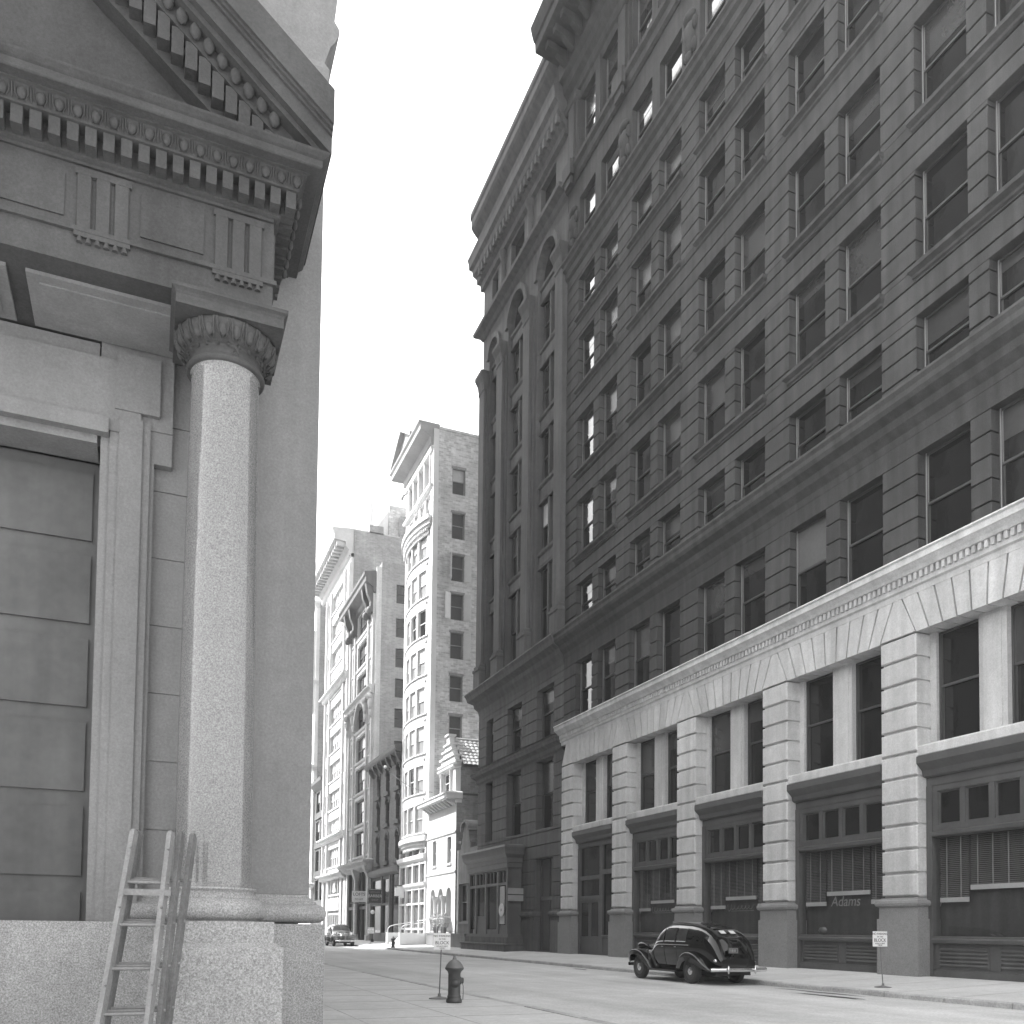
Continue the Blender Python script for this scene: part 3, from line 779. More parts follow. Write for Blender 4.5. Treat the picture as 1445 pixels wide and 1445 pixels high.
part("ring", MB().lathe((PX + .035, 47.75, 2.62), 0, [(.33, -.01), (.38, -.01), (.38, .03), (.33, .03)], 28, False, 'x'), M_SASHW, rd)
part("centre_boss", MB().lathe((PX + .03, 47.75, 2.62), 0, [(.0, -.01), (.09, -.01), (.09, .03)], 16, False, 'x'), M_SASHG, rd)
ps = thing("projecting_sign", (XR - .3, 46.8, 3.3), "pale two line sign sticking out beside the brownstone porch", "sign")
part("board", MB().box(XR - 1.0, XR - .05, 46.78, 46.82, 3.52, 3.86).box(XR - 1.0, XR - .05, 46.78, 46.82, 3.12, 3.46), M_SASHG, ps)
part("bracket", MB().box(XR - 1.0, XR + .0, 46.83, 46.86, 3.46, 3.52), M_DARKIRON, ps)

# ================================================================ G: one-storey wing with curved gable
G = thing("gabled_annex", (XR, 54.8, .3), "low stone annex with a small curved gable between the brownstone and the white townhouse", "building")
gw = MB()
G0, G1, gy = 54.75, 59.05, 57.3
wall_bands(gw, XR + .1, .4, G0, G1, .2, 6.6, [(56.2, 58.6, 2.0, 4.6)])
gp_ = [(G0, 6.6), (G1, 6.6), (G1, 7.0), (gy + 1.0, 7.0), (gy + 1.0, 7.4), (gy + .75, 7.5), (gy + .6, 7.9), (gy + .62, 8.1)] + [(gy + .62 * math.cos(R(a)), 8.25 + .6 * math.sin(R(a))) for a in range(10, 171, 20)] + [(gy - .62, 8.1), (gy - .6, 7.9), (gy - .75, 7.5), (gy - 1.0, 7.4), (gy - 1.0, 7.0), (G0, 7.0)]
gw.prism(gp_, 'x', XR + .1, XR + .5)
gw.box(XR + .5, 32, G0, G1, .2, 6.4)
part("wall", gw, mat("annex_stone", .2, .9, .12, .8, streak=.15), G)
arch_ring_ = MB(); arch_ring(arch_ring_, XR - .05, XR + .9, gy, 8.2, .62, .8, 10); part("gable_coping", arch_ring_, mat("annex_stone", .2), G)
for q in (.7, -1.15): part("gable_coping", MB().box(XR, XR + .6, gy + q, gy + q + .45, 7.4, 7.55), mat("annex_stone", .2), G)
for k in range(2): window(G, (XR + .3, 56.8 + 1.2 * k, 2.02), 1.15, 2.55, M_SASHG)
part("sill", MB().box(XR - .02, XR + .3, 56.1, 58.7, 1.85, 2.0), M_SASHG, G)
part("band", MB().box(XR - .03, XR + .1, G0, G1, 1.0, 1.18), M_SASHG, G)
part("basement_window", MB().box(XR + .08, XR + .12, 57.0, 57.8, .4, .85), M_GLASS, G)
part("drainpipe", MB().tube([(XR + .02, 55.9, .4), (XR + .02, 55.9, 6.2)], .05), M_DARKIRON, G)

# ================================================================ C: white townhouse
C0, C1 = 59.1, 65.95
C = thing("townhouse", (XR, C0, .3), "small white stucco townhouse with three ground arches and a tiled dormer gable", "building")
cw = MB()
XC = XR
arcs = [(60.55, .58), (62.45, .58), (64.35, .58)]
ops = [(60.1, 61.0, 6.2, 8.1), (63.6, 64.5, 6.2, 8.1)]
wall_bands(cw, XC, .45, C0, C1, 4.9, 10.6, ops)
wall_bands(cw, XC, .45, C0, C1, .2, 1.35, [])
edges = [C0] + [(arcs[i][0] + arcs[i + 1][0]) / 2 for i in range(2)] + [C1]
for i, (yc, r) in enumerate(arcs): arch_panel(cw, XC, XC + .45, edges[i], edges[i + 1], 1.35, 3.9, 4.9, r, yc=yc)
cw.box(XC + 1.2, 34, C0 + .004, C1 - .004, .2, 10.9)
cw.box(XC + .45, XC + 1.2, C0 + .005, C0 + .3, .2, 10.9); cw.box(XC + .45, XC + 1.2, C1 - .3, C1 - .005, .2, 10.9); cw.box(XC + .45, XC + 1.2, C0 + .3, C1 - .3, 4.95, 6.0)
part("wall", cw, M_STUCCO, C)
sw = MB(); sw.box(XC + .02, 34.1, C0 - .02, C0 + .003, .2, 10.95); part("side_wall", sw, M_BRICKD, C)
for z in (5.55, 8.35): part("string_course", MB().mould(XC, XC + .3, C0, C1, [(.0, z - .1), (.08, z - .05), (.1, z + .05), (.0, z + .08)], (1, 0, 0, 0)), M_STUCCO, C)
for i in range(2):
    yc = (arcs[i][0] + arcs[i + 1][0]) / 2
    p_ = MB(); p_.lathe((XC - .05, yc, 1.5), 0, [(.24, 0), (.24, .1), (.18, .16), (.17, 2.0), (.2, 2.05), (.26, 2.25), (.3, 2.3), (.3, 2.4)], 14)
    part("column", p_, M_STUCCO, C)
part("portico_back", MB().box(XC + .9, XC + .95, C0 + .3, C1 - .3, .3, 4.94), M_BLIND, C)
for yc, r in arcs[:2]:
    window(C, (XC + .8, yc, 1.5), 1.0, 2.4, M_SASHW)
for (a, b, z0, z1) in ops:
    window(C, (XC + .15, (a + b) / 2, z0), b - a, z1 - z0, M_SASHW, fw=.09)
    part("sill", MB().box(XC - .1, XC + .15, a - .1, b + .1, z0 - .15, z0), M_STUCCO, C)
cc = MB(); cc.mould(XC, XC + .4, C0, C1, [(.0, 10.35), (.08, 10.4), (.1, 10.62), (.75, 10.68), (.8, 10.72), (.8, 10.9), (.88, 11.0), (.86, 11.1), (.3, 11.2)], (1, 0, .25, .2))
yy = C0 + .25
while yy < C1 - .3: cc.prism([(XC, 10.25), (XC - .1, 10.22), (XC - .55, 10.5), (XC - .62, 10.67), (XC, 10.67)], 'y', yy, yy + .22); yy += .72
part("cornice", cc, M_STUCCO, C)
# dormer with stepped gable and tiled roof
DX = XC + .25; d0, d1, dm = 59.75, 64.1, 61.95
dg = MB()
wall_bands(dg, DX, .4, d0 + .35, d1 - .35, 11.15, 13.3, [(61.1, 62.95, 11.45, 12.95)])
steps = [(2.0, 13.3, 13.6), (1.55, 13.6, 14.1), (1.1, 14.1, 14.6), (.7, 14.6, 15.05), (.32, 15.05, 15.75)]
for h_, za, zb in steps: dg.box(DX, DX + .4, dm - h_, dm + h_, za, zb)
part("dormer_gable", dg, M_STUCCO, C)
part("dormer_side", MB().box(DX + .4, 31, d0 + .45, d1 - .45, 11.0, 13.2), M_BRICKD, C)
gc = MB()
for h_, za, zb in steps: gc.box(DX - .12, DX + .5, dm - h_ - .12, dm + h_ + .12, zb - .1, zb + .04)
gc.mould(DX, DX + .4, d0 + .3, d1 - .3, [(.0, 13.05), (.2, 13.15), (.24, 13.3), (.0, 13.4)], (1, 0, .3, .3))
part("coping", gc, M_STUCCO, C)
for s in (-1, 1):
    p_ = MB(); yc = 62.02 + s * 1.1
    p_.lathe((DX - .08, yc, 11.35), 0, [(.15, 0), (.15, .1)] + [(.1 + .03 * (i % 2), .1 + .12 * i) for i in range(12)] + [(.16, 1.55), (.16, 1.65)], 10)
    part("twisted_column", p_, M_STUCCO, C)
window(C, (DX + .12, 62.02, 11.46), 1.8, 1.48, M_SASHW, fw=.1)
rf = MB()
r0, r1 = (d0 - .1, 13.25), (dm, 15.5)
L_ = math.hypot(r1[0] - r0[0], r1[1] - r0[1])
nrm = Vector((0, -(r1[1] - r0[1]), r1[0] - r0[0])).normalized()
nx_, nv_ = 168, 8
def tileP(i, j):
    x = DX + .45 + (30 - DX) * i / nx_; t = j / nv_
    hgt = .05 * abs(math.sin(math.pi * i / 6)) + .05 * (1 - (t * nv_) % 1.0 if False else 0)
    p = Vector((x, r0[0] + (r1[0] - r0[0]) * t, r0[1] + (r1[1] - r0[1]) * t)) + nrm * (hgt + .0)
    return tuple(p)
for c in range(nv_):                      # courses of pantiles, each lapping the one below
    def tp(i, j, c=c):
        x = DX + .45 + (30 - DX) * i / nx_; t = (c + j * 1.06) / nv_
        p = Vector((x, r0[0] + (r1[0] - r0[0]) * t, r0[1] + (r1[1] - r0[1]) * t)) + nrm * (.055 * abs(math.sin(math.pi * i / 6)) + (.045 if j == 0 else .0))
        return tuple(p)
    rf.grid(tp, nx_, 1)
rf.add([(DX + .4, dm, 15.5), (30, dm, 15.5), (30, d1 + .1, 13.25), (DX + .4, d1 + .1, 13.25)], [(0, 1, 2, 3)])
rf.tube([(DX + .4, dm, 15.52), (30, dm, 15.52)], .12, 8)
part("roof", rf, M_TILE, C)
rt = MB().box(XC + .3, 34, C0, C1, 10.95, 11.1); part("roof", rt, M_ROOF, C)
# raised terrace, steps, rail
tr = MB(); tr.box(XR - .75, XR - .01, C0 - 4.2, 63.6, 1.1, 1.2); tr.box(XR - .7, XR - .01, C0 - 4.1, 63.5, .25, 1.1)
part("areaway_wall", tr, mat("annex_stone", .2), C)
so = MB()
for i in range(5): so.box(XR - .85 - .28 * (4 - i), XR - .01, 66.4, 69.6, .25, .42 + .17 * i) if i < 5 else None
so.box(XR - 2.1, XR - .02, 65.9, 66.35, .25, 1.16); so.box(XR - 2.1, XR - .02, 69.65, 70.1, .25, 1.16)
part("stoop", so, M_STUCCO, C)
rl = MB()
for y_ in (66.1, 69.9):
    rl.tube([(XR - 2.0, y_, 1.16), (XR - 2.0, y_, 1.45), (XR - 1.8, y_, 1.68), (XR - 1.4, y_, 1.8), (XR - .1, y_, 2.0)], .04, 6)
rl.tube([(XR - .72, 59.5, 2.25), (XR - .72, 65.9, 2.1)], .03, 6)
for i in range(5): rl.tube([(XR - .72, 59.5 + 1.5 * i, 1.2), (XR - .72, 59.5 + 1.5 * i, 2.2)], .02, 6)
part("handrail", rl, M_SASHW, C)
def bush(name, p, r, h, label, cat, group=None, m=None):
    o = thing(name, p, label, cat, group)
    f = MB(); rn = random.Random(int(p[1] * 100))
    for _ in range(420):
        d = Vector((rn.gauss(0, 1), rn.gauss(0, 1), rn.gauss(0, 1))).normalized() * (rn.random() ** .35)
        c = Vector((p[0] + d.x * r, p[1] + d.y * r, p[2] + .35 + h / 2 + d.z * h / 2))
        u = Vector((rn.gauss(0, 1), rn.gauss(0, 1), rn.gauss(0, 1))).normalized() * .075; v_ = u.cross(Vector((rn.gauss(0, 1), rn.gauss(0, 1), rn.gauss(0, 1)))).normalized() * .04
        f.add([c - u, c + v_, c + u, c - v_], [(0, 1, 2, 3)])
    part("foliage", f, m or M_FLOWER, o)
    part("pot", MB().lathe(p, 0, [(.0, 0), (.16, 0), (.22, .38), (.25, .38), (.25, .44), (.0, .42)], 12), M_POT, o)
    return o
bush("potted_shrub", (XR - .4, 60.3, 1.2), .5, 1.1, "pale leafy shrub in a pot before the nearest arch of the townhouse", "shrub", "shrubs before the arches")
bush("potted_shrub", (XR - .4, 62.2, 1.2), .52, 1.15, "pale leafy shrub in a pot before the middle arch of the townhouse", "shrub", "shrubs before the arches")

# ================================================================ D: narrow white bow-front tower
D0, D1 = 66.0, 73.75
D = thing("bow_front_building", (XR, D0, .3), "narrow white bow fronted tower with a plain brick side wall and pedimented cornice", "building")
ZD = 39.6
dw = MB()
dw.box(XR + .6, 26.8, D0 + .02, D1 - .01, .2, 41.0)
dw.box(XR, XR + .6, D0, D0 + .55, 8.9, ZD); dw.box(XR, XR + .6, D1 - .55, D1, 8.9, ZD)
part("wall", dw, M_GLAZED, D)
bk = MB(); sidew = [(22.1 + dx, z) for z, dx in ((37.0, 0), (33.4, 0), (30.0, 0), (26.9, 0), (23.8, 0), (20.4, 0), (17.2, 0), (13.9, 0))]
wall_bands(bk, D0 - .22, .24, XR + .42, 26.8, .2, 40.9, [(x - .55, x + .55, z - 1.05, z + 1.05) for x, z in sidew], 'y')
bk.mould(XR + .45, 26.8, D0 - .22, D0 + .3, [(.0, 40.9), (.06, 40.92), (.06, 41.1), (.0, 41.15)], (1, 1, 1, 0))
part("side_wall", bk, M_BRICKX, D)
part("quoin_strip", MB().box(XR - .002, XR + .42, D0 - .24, D0 + .02, .2, 40.9), M_GLAZED, D)
for i, (x, z) in enumerate(sidew):
    o = window(D, (x, D0 - .1, z - 1.05), 1.1, 2.1, M_SASHG, gm=M_GREYGL, facing='-y', blind=M_BLIND2 if i == 0 else None, bl_frac=1, fw=.06)
    part("lintel", MB().box(x - .62, x + .62, D0 - .235, D0 - .2, z + 1.02, z + 1.22), M_BRICKD, D)
def shutter(x, z, ang, hinge):
    m = MB(); m.box(0, .55, -.03, .03, -1.05, 1.05); m.box(.07, .48, -.05, .05, .1, .95); m.box(.07, .48, -.05, .05, -.95, -.02)
    o = part("shutter", m, M_SASHW, D, world=False); wloc(o, (x, D0 - .26, z)); o.rotation_euler = (0, 0, ang)
for i in (2, 3, 4):
    x, z = sidew[i]
    if i != 4: shutter(x - .57, z, R(180 + (75 if i == 2 else 20)), 0)
    shutter(x + .57, z, R(-32), 0)
# bow: centre arc
bc_ = (D0 + D1) / 2; half = 3.25; bulge = .5
RB = (half * half + bulge * bulge) / (2 * bulge)
def bowp(t, off=0):
    a0 = math.asin(half / RB); a = -a0 + 2 * a0 * t
    return Vector((XR + (RB - bulge) - (RB + off) * math.cos(a), bc_ + (RB + off) * math.sin(a), 0)), a
def bow_strip(mb, t0, t1, z0, z1, o0=0, o1=-.35, n=6):
    for i in range(n):
        ta, tb = t0 + (t1 - t0) * i / n, t0 + (t1 - t0) * (i + 1) / n
        pa, _ = bowp(ta, o0); pb, _ = bowp(tb, o0); qa, _ = bowp(ta, o1); qb, _ = bowp(tb, o1)
        mb.prism([(pa.x, pa.y), (pb.x, pb.y), (qb.x, qb.y), (qa.x, qa.y)], 'z', z0, z1)
bowW = MB(); flo = [9.05 + 3.13 * i for i in range(8)]
wt = [(.05, .245), (.285, .48), (.52, .715), (.755, .95)]
for i, z in enumerate(flo):
    if i: bow_strip(bowW, 0, 1, z - .95, z - .0, n=10)
    for a, b in solid(0, 1, wt): bow_strip(bowW, a, b, z, z + 2.18, .02, -.3, 2)
bow_strip(bowW, 0, 1, 8.75, 9.05, n=10)
bow_strip(bowW, 0, 1, flo[-1] + 2.18, 33.2, n=10)
part("bow", bowW, M_GLAZED, D)
for i, z in enumerate(flo):
    bs_ = MB(); bow_strip(bs_, 0, 1, z - .1, z + .0, .1, .0, 10); part("bow_sill", bs_, M_GLAZED, D)
    if i:
        for t in (.05, .5, .95): p, _ = bowp(t, .02); part("rosette", MB().ell((p.x, p.y, z - .48), .04, .15, .15), M_GLAZED, D)
for i, z in enumerate(flo):
    for a, b in wt:
        p, ang = bowp((a + b) / 2, -.12); pa, _ = bowp(a, -.12); pb, _ = bowp(b, -.12)
        dark = (i, a) in ((1, .285), (5, .285), (5, .05))
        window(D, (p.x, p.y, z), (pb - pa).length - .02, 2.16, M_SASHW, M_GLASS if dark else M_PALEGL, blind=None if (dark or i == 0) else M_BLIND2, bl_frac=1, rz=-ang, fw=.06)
sl_ = MB(); bow_strip(sl_, -.06, 1.06, 8.35, 8.7, .35, -.8, 12); bow_strip(sl_, -.03, 1.03, 8.1, 8.35, .15, -.6, 12); bow_strip(sl_, 0, 1, 7.8, 8.1, .0, -.4, 12)
part("bow_base", sl_, M_GLAZED, D)
bc2 = MB(); bow_strip(bc2, -.05, 1.05, 33.2, 33.4, .2, -.6, 12); bow_strip(bc2, -.07, 1.07, 33.4, 33.75, .35, -.6, 12); bow_strip(bc2, -.07, 1.07, 33.75, 34.1, .5, -.6, 12); bow_strip(bc2, 0, 1, 32.75, 33.0, .12, 0, 12)
for i in range(26):
    p, a = bowp(.02 + .96 * i / 25, .22); bc2.box(p.x - .08, p.x + .1, p.y - .06, p.y + .06, 33.0, 33.2)
part("bow_cornice", bc2, M_GLAZED, D)
fw_ = MB()
opsD = []
ys = [D0 + .75 + 1.6 * i for i in range(4)]
for z0, z1 in ((34.4, 36.1), (36.75, 39.0)): opsD += [(y_, y_ + 1.25, z0, z1) for y_ in ys]
wall_bands(fw_, XR + .05, .5, D0 + .55, D1 - .55, 33.6, ZD, opsD)
for y_ in ys + [D1 - .9]: fw_.box(XR - .1, XR + .05, y_ - .28, y_ - .07, 36.6, 39.2)
part("wall", fw_, M_GLAZED, D)
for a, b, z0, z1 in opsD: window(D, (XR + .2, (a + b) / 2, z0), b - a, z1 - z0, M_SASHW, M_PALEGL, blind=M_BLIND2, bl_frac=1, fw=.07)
sc_ = MB(); sc_.mould(XR, XR + .4, D0, D1, [(.0, 36.3), (.2, 36.4), (.25, 36.6), (.0, 36.65)], (1, 0, 0, 1)); sc_.mould(XR, XR + .4, D0, D1, [(.0, 39.1), (.15, 39.2), (.2, 39.5), (.0, 39.6)], (1, 0, 0, 1))
part("string_course", sc_, M_GLAZED, D)
cn = MB(); cn.mould(XR, XR + .5, D0 - .02, D1, [(.0, ZD), (.2, 39.8), (.25, 40.3), (1.0, 40.6), (1.1, 40.65), (1.1, 41.0), (1.25, 41.2), (1.25, 41.35), (.2, 41.4)], (1, 0, .1, 1))
part("cornice", cn, mat("grey_pediment_stone", .34, .9, .1, 1), D)
pd = MB(); pd.prism([(XR, 41.8), (XR, 41.8)], 'y', 0, 0) if False else None
pd.prism([(D0 + 2.6, 41.4), (D1 + .4, 41.4), ((D0 + D1) / 2 + 1.4, 43.2)], 'x', XR - .9, XR - .3)
for s in ((D0 + 2.3, (D0 + D1) / 2 + 1.4), (D1 + .7, (D0 + D1) / 2 + 1.4)):
    pd.prism([(s[0], 41.35), (s[0], 41.7), (s[1], 43.6), (s[1], 43.2)], 'x', XR - 1.3, XR - .3)
part("pediment", pd, mat("grey_pediment_stone", .34, .9, .1, 1), D)
part("roof", MB().box(XR + .6, 26.7, D0, D1, 41.0, 41.05), M_ROOF, D)
# ground floor shop of D
gf = MB()
for y_ in (D0 + .02, 67.6, 69.6, 71.6, D1 - .3): gf.box(XR - .1, XR + .3, y_, y_ + .26, .25, 7.8)
for z in (1.4, 3.4, 4.6, 6.6): gf.box(XR - .06, XR + .3, D0 + .3, D1 - .3, z, z + .16)
gf.mould(XR, XR + .4, D0, D1, [(.05, 4.75), (.25, 4.9), (.3, 5.1), (.1, 5.15)], (1, 0, 0, 0)); gf.mould(XR, XR + .4, D0, D1, [(.05, 6.8), (.3, 7.0), (.35, 7.3), (.1, 7.4)], (1, 0, 0, 0))
gf.box(XR - .05, XR + .3, D0, D1, .25, 1.0)
dsf = part("shopfront", gf, M_GLAZED, D)
part("pane", MB().box(XR + .12, XR + .14, D0 + .2, D1 - .2, 1.0, 7.6), mat("grey_reflecting_glass", .12, .15, .1, .8, spec=.6), dsf)
# blank white hanging board on D's corner
sg = thing("hanging_sign", (XR - .9, 72.0, 4.4), "blank bright white square sign hanging at the corner of the bow fronted tower", "sign")
part("board", MB().box(XR - .55, XR + .0 - .12, 72.0, 72.08, 4.05, 5.0).box(XR - .9, XR - .56, 72.0, 72.08, 4.2, 4.9), M_SIGN, sg)
part("bracket", MB().box(XR - .95, XR + .1, 72.02, 72.06, 5.02, 5.1), M_DARKIRON, sg)

# ================================================================ E: dark three-window rowhouse
E0, E1 = 73.8, 84.7
Eh = thing("brownstone_rowhouse", (XR, E0, .3), "dark brick rowhouse with three narrow arched windows a floor and a heavy cornice", "building")
ew = MB()
cols = [75.3, 78.9, 82.3]
opsE = [(c - .65, c + .65, z0, z1) for c in cols for z0, z1 in ((7.6, 10.0), (11.0, 13.3), (13.9, 15.9))]
wall_bands(ew, XR + .1, .5, E0, E1, 7.2, 16.6, opsE)
wall_bands(ew, XR + .1, .5, E0, E1, .2, 7.2, [(74.6, 77.0, .3, 6.3), (77.6, 84.2, .8, 6.0)])
ew.box(XR + .6, 30, E0, E1, .2, 17.0)
part("wall", ew, M_BRICKY, Eh)
for a, b, z0, z1 in opsE:
    window(Eh, (XR + .3, (a + b) / 2, z0), b - a, z1 - z0, M_FRAME)
    part("sill", MB().box(XR - .12, XR + .3, a - .2, b + .2, z0 - .35, z0), M_STONE2, Eh)
    ar = MB(); arch_ring(ar, XR + .02, XR + .25, (a + b) / 2, z1 - .45, .62, .85, 8); part("arch", ar, M_STONE2, Eh)
cn = MB(); cn.mould(XR + .1, 30, E0, E1, [(.0, 16.0), (.1, 16.1), (.15, 16.6), (.6, 16.8), (.7, 17.0), (.75, 17.3), (.1, 17.4)], (1, 0, 0, 1))
for i in range(7): cn.prism([(XR + .1, 15.9), (XR - .1, 15.95), (XR - .45, 16.5), (XR - .5, 16.8), (XR + .1, 16.8)], 'y', E0 + .4 + i * 1.65, E0 + .7 + i * 1.65)
part("cornice", cn, M_CORN, Eh)
sf = MB(); sf.mould(XR, XR + .4, E0 + .3, E1, [(.0, 6.3), (.2, 6.5), (.3, 6.9), (.0, 7.0)], (1, 0, 1, 1))
for y_ in (77.2, 80.2, 84.3): sf.box(XR, XR + .3, y_, y_ + .3, .3, 6.3)
sf.box(XR, XR + .3, 77.5, 84.3, 3.6, 3.8); sf.box(XR, XR + .3, 77.5, 84.3, .3, 1.1)
o = part("shopfront", sf, M_SHOP, Eh)
part("pane", MB().box(XR + .2, XR + .22, 74.6, 84.3, 1.1, 6.3), M_GLASS, o)
# barber sign, double sided board out over the pavement
bb = thing("barber_sign", (18.9, 78.4, 4.3), "dark board with pale dotted border and the word BARBER over the pavement", "sign")
part("board", MB().box(18.3, 19.62, 78.38, 78.46, 3.66, 5.03), M_BOARD, bb)
text("lettering", "BARBER", M_SASHW, bb, (18.96, 78.36, 4.38), .36, '-y')
text("lettering", "UPSTAIRS", M_SASHG, bb, (18.96, 78.36, 4.72), .2, '-y'); text("lettering", "SHOP", M_SASHG, bb, (18.96, 78.36, 4.03), .24, '-y')
bd = MB()
for i in range(13):
    x = 18.36 + 1.2 * i / 12; bd.box(x - .025, x + .025, 78.35, 78.38, 3.70, 3.75); bd.box(x - .025, x + .025, 78.35, 78.38, 4.94, 4.99)
for i in range(1, 10):
    z = 3.725 + 1.24 * i / 10; bd.box(18.335, 18.385, 78.35, 78.38, z - .025, z + .025); bd.box(19.535, 19.585, 78.35, 78.38, z - .025, z + .025)
part("dotted_border", bd, M_SASHW, bb)

# ================================================================ F: ornate loft building
F0, F1 = 84.75, 96.4
Fh = thing("ornate_loft_building", (XR, F0, .3), "ornate pale loft building with a deep dark bracketed cornice and a stone portal", "building")
fl = [8.6 + 3.28 * i for i in range(8)]
fb = [(85.4, 86.2), (87.3, 91.6), (92.6, 93.5), (94.4, 95.9)]
fb = [(85.5, 86.5), (87.6, 92.4), (93.6, 94.8)]
fw2 = MB(); opsF = [(a, b, z + .25, z + 2.75) for z in fl for a, b in fb]
wall_bands(fw2, XR + .05, .55, F0, F1, 8.2, 35.0, opsF)
wall_bands(fw2, XR + .05, .55, F0, F1, .2, 8.2, [(85.5, 90.5, .3, 7.2), (91.2, 95.6, .5, 7.2)])
for y_ in (84.9, 86.9, 92.9, 95.3): fw2.box(XR - .15, XR + .05, y_, y_ + .45, 8.2, 34.4)
part("wall", fw2, M_TERRA, Fh)
fs = MB(); sws = [34.6, 31.2, 28.2, 25.2, 22.2, 19.0]
wall_bands(fs, F0 - .1, .3, XR + .62, 32, .2, 37.6, [(22.1, 23.9, z - .95, z + .95) for z in sws], 'y')
fs.box(XR + .62, 32, F0 + .2, F1 - .02, .2, 37.5)
part("side_wall", fs, mat("grey_side_brick", .26, .95, .14, .5, streak=.12, brick=('x', .42, .15, .14)), Fh)
part("pale_strip", MB().box(22.0 - .3, 32, F0 - .13, F0 - .102, 17.0, 37.6) if False else MB().box(XR + .1, XR + .62, F0 - .12, F0 + .1, 8.2, 37.0), M_TERRA, Fh)
for z in sws: window(Fh, (23.0, F0 + .02, z - .95), 1.8, 1.9, M_FRAME, facing='-y', style='sash', fw=.08)
for z in fl:
    for a, b in fb:
        if b - a > 2:
            n = 3; ww = (b - a) / n
            for i in range(n): window(Fh, (XR + .3, a + ww * (i + .5), z + .26), ww - .04, 2.48, M_FRAME, M_GREYGL, blind=M_BLIND2 if (i == 1 and int(z) % 3 == 0) else None, bl_frac=1, fw=.09)
        else: window(Fh, (XR + .3, (a + b) / 2, z + .26), b - a, 2.48, M_FRAME, M_GREYGL, fw=.07)
    s_ = MB(); s_.mould(XR + .05, XR + .3, 87.5, 92.5, [(.0, z - .1), (.15, z), (.2, z + .2), (.0, z + .24)], (1, 0, .3, .3)); s_.box(XR - .02, XR + .06, 87.9, 92.1, z - .42, z - .18)
    for c in (86.0, 94.2): s_.mould(XR + .05, XR + .3, c - .7, c + .7, [(.0, z), (.12, z + .05), (.12, z + .2), (.0, z + .24)], (1, 0, .3, .3))
    part("spandrel", s_, M_TERRA, Fh)
s_ = MB(); s_.mould(XR + .05, XR + .5, F0, F1, [(.0, 24.4), (.3, 24.6), (.35, 24.9), (.6, 25.1), (.6, 25.3), (.0, 25.4)], (1, 0, 0, 1)); arch_ring(s_, XR - .3, XR + .05, 90.0, 22.2, 2.4, 2.8); part("string_course", s_, M_TERRA, Fh)
for c in (85.0, 87.1, 93.0, 95.6):
    b_ = MB(); b_.ell((XR - .25, c + .1, 23.6), .25, .3, .8); b_.ell((XR - .35, c + .1, 24.2), .3, .35, .35); b_.ell((XR - .2, c + .1, 22.6), .2, .2, .5); part("carved_bracket", b_, M_TERRA, Fh)
cn = MB(); cn.mould(XR + .05, XR + 1, F0, F1, [(.0, 34.4), (.2, 34.6), (.25, 35.0), (.9, 35.4), (1.0, 35.5), (1.0, 35.9), (1.15, 36.1), (1.15, 36.4), (.2, 36.6)], (1, 0, 0, 1))
part("cornice", cn, M_CORN, Fh)
for c in (85.2, 87.0, 93.0, 95.4):
    b_ = MB(); b_.prism([(XR + .05, 32.4), (XR - .3, 32.5), (XR - .42, 33.0), (XR - .4, 33.6), (XR - .75, 34.4), (XR - .9, 35.35), (XR + .05, 35.35)], 'y', c - .28, c + .28)
    b_.ell((XR - .45, c, 32.7), .3, .36, .45); part("bracket", b_, M_CORN, Fh)
pt = MB(); pt.mould(XR + .02, XR + .4, 84.9, 96.2, [(.05, 7.3), (.4, 7.5), (.5, 7.7), (.9, 7.95), (.95, 8.15), (.0, 8.3)], (1, 0, 1, 1))
pt.mould(XR - .2, XR + .3, 84.95, 85.5, [(.1, .25), (.1, .8), (.0, .85), (.0, 6.4), (.05, 6.6), (.4, 7.2), (.45, 7.5)], (1, 0, 1, 0)); pt.mould(XR - .2, XR + .3, 90.5, 91.2, [(.1, .25), (.1, .8), (.0, .85), (.0, 6.4), (.05, 6.6), (.3, 7.2), (.3, 7.5)], (1, 0, .5, .5))
part("portal", pt, M_TERRA, Fh)
sf = MB()
for y_ in (85.6, 87.4, 89.2, 90.2, 91.4, 93.4, 95.3): sf.box(XR + .2, XR + .35, y_, y_ + .22, .3, 7.2)
sf.box(XR + .2, XR + .35, 85.6, 95.5, 3.4, 3.7); sf.box(XR + .2, XR + .35, 91.4, 95.5, .3, 1.1)
o = part("shopfront", sf, M_SHOP, Fh); part("pane", MB().box(XR + .36, XR + .38, 85.5, 95.6, .3, 7.2), M_GLASS, o)
lf = thing("loft_sign", (18.9, 85.2, 4.3), "white board lettered LOFTS hung over the ornate building's door", "sign")
part("board", MB().box(18.37, 19.72, 85.2, 85.28, 4.02, 5.09), mat("grey_white_enamel", .75, .5, .08, 2), lf)
text("lettering", "LOFTS", M_INK, lf, (19.05, 85.18, 4.76), .42, '-y'); text("lettering", "TO LET", M_INK, lf, (19.05, 85.18, 4.28), .24, '-y')
part("bracket", MB().box(18.2, 20.1, 85.22, 85.27, 3.85, 3.95), M_SASHG, lf)

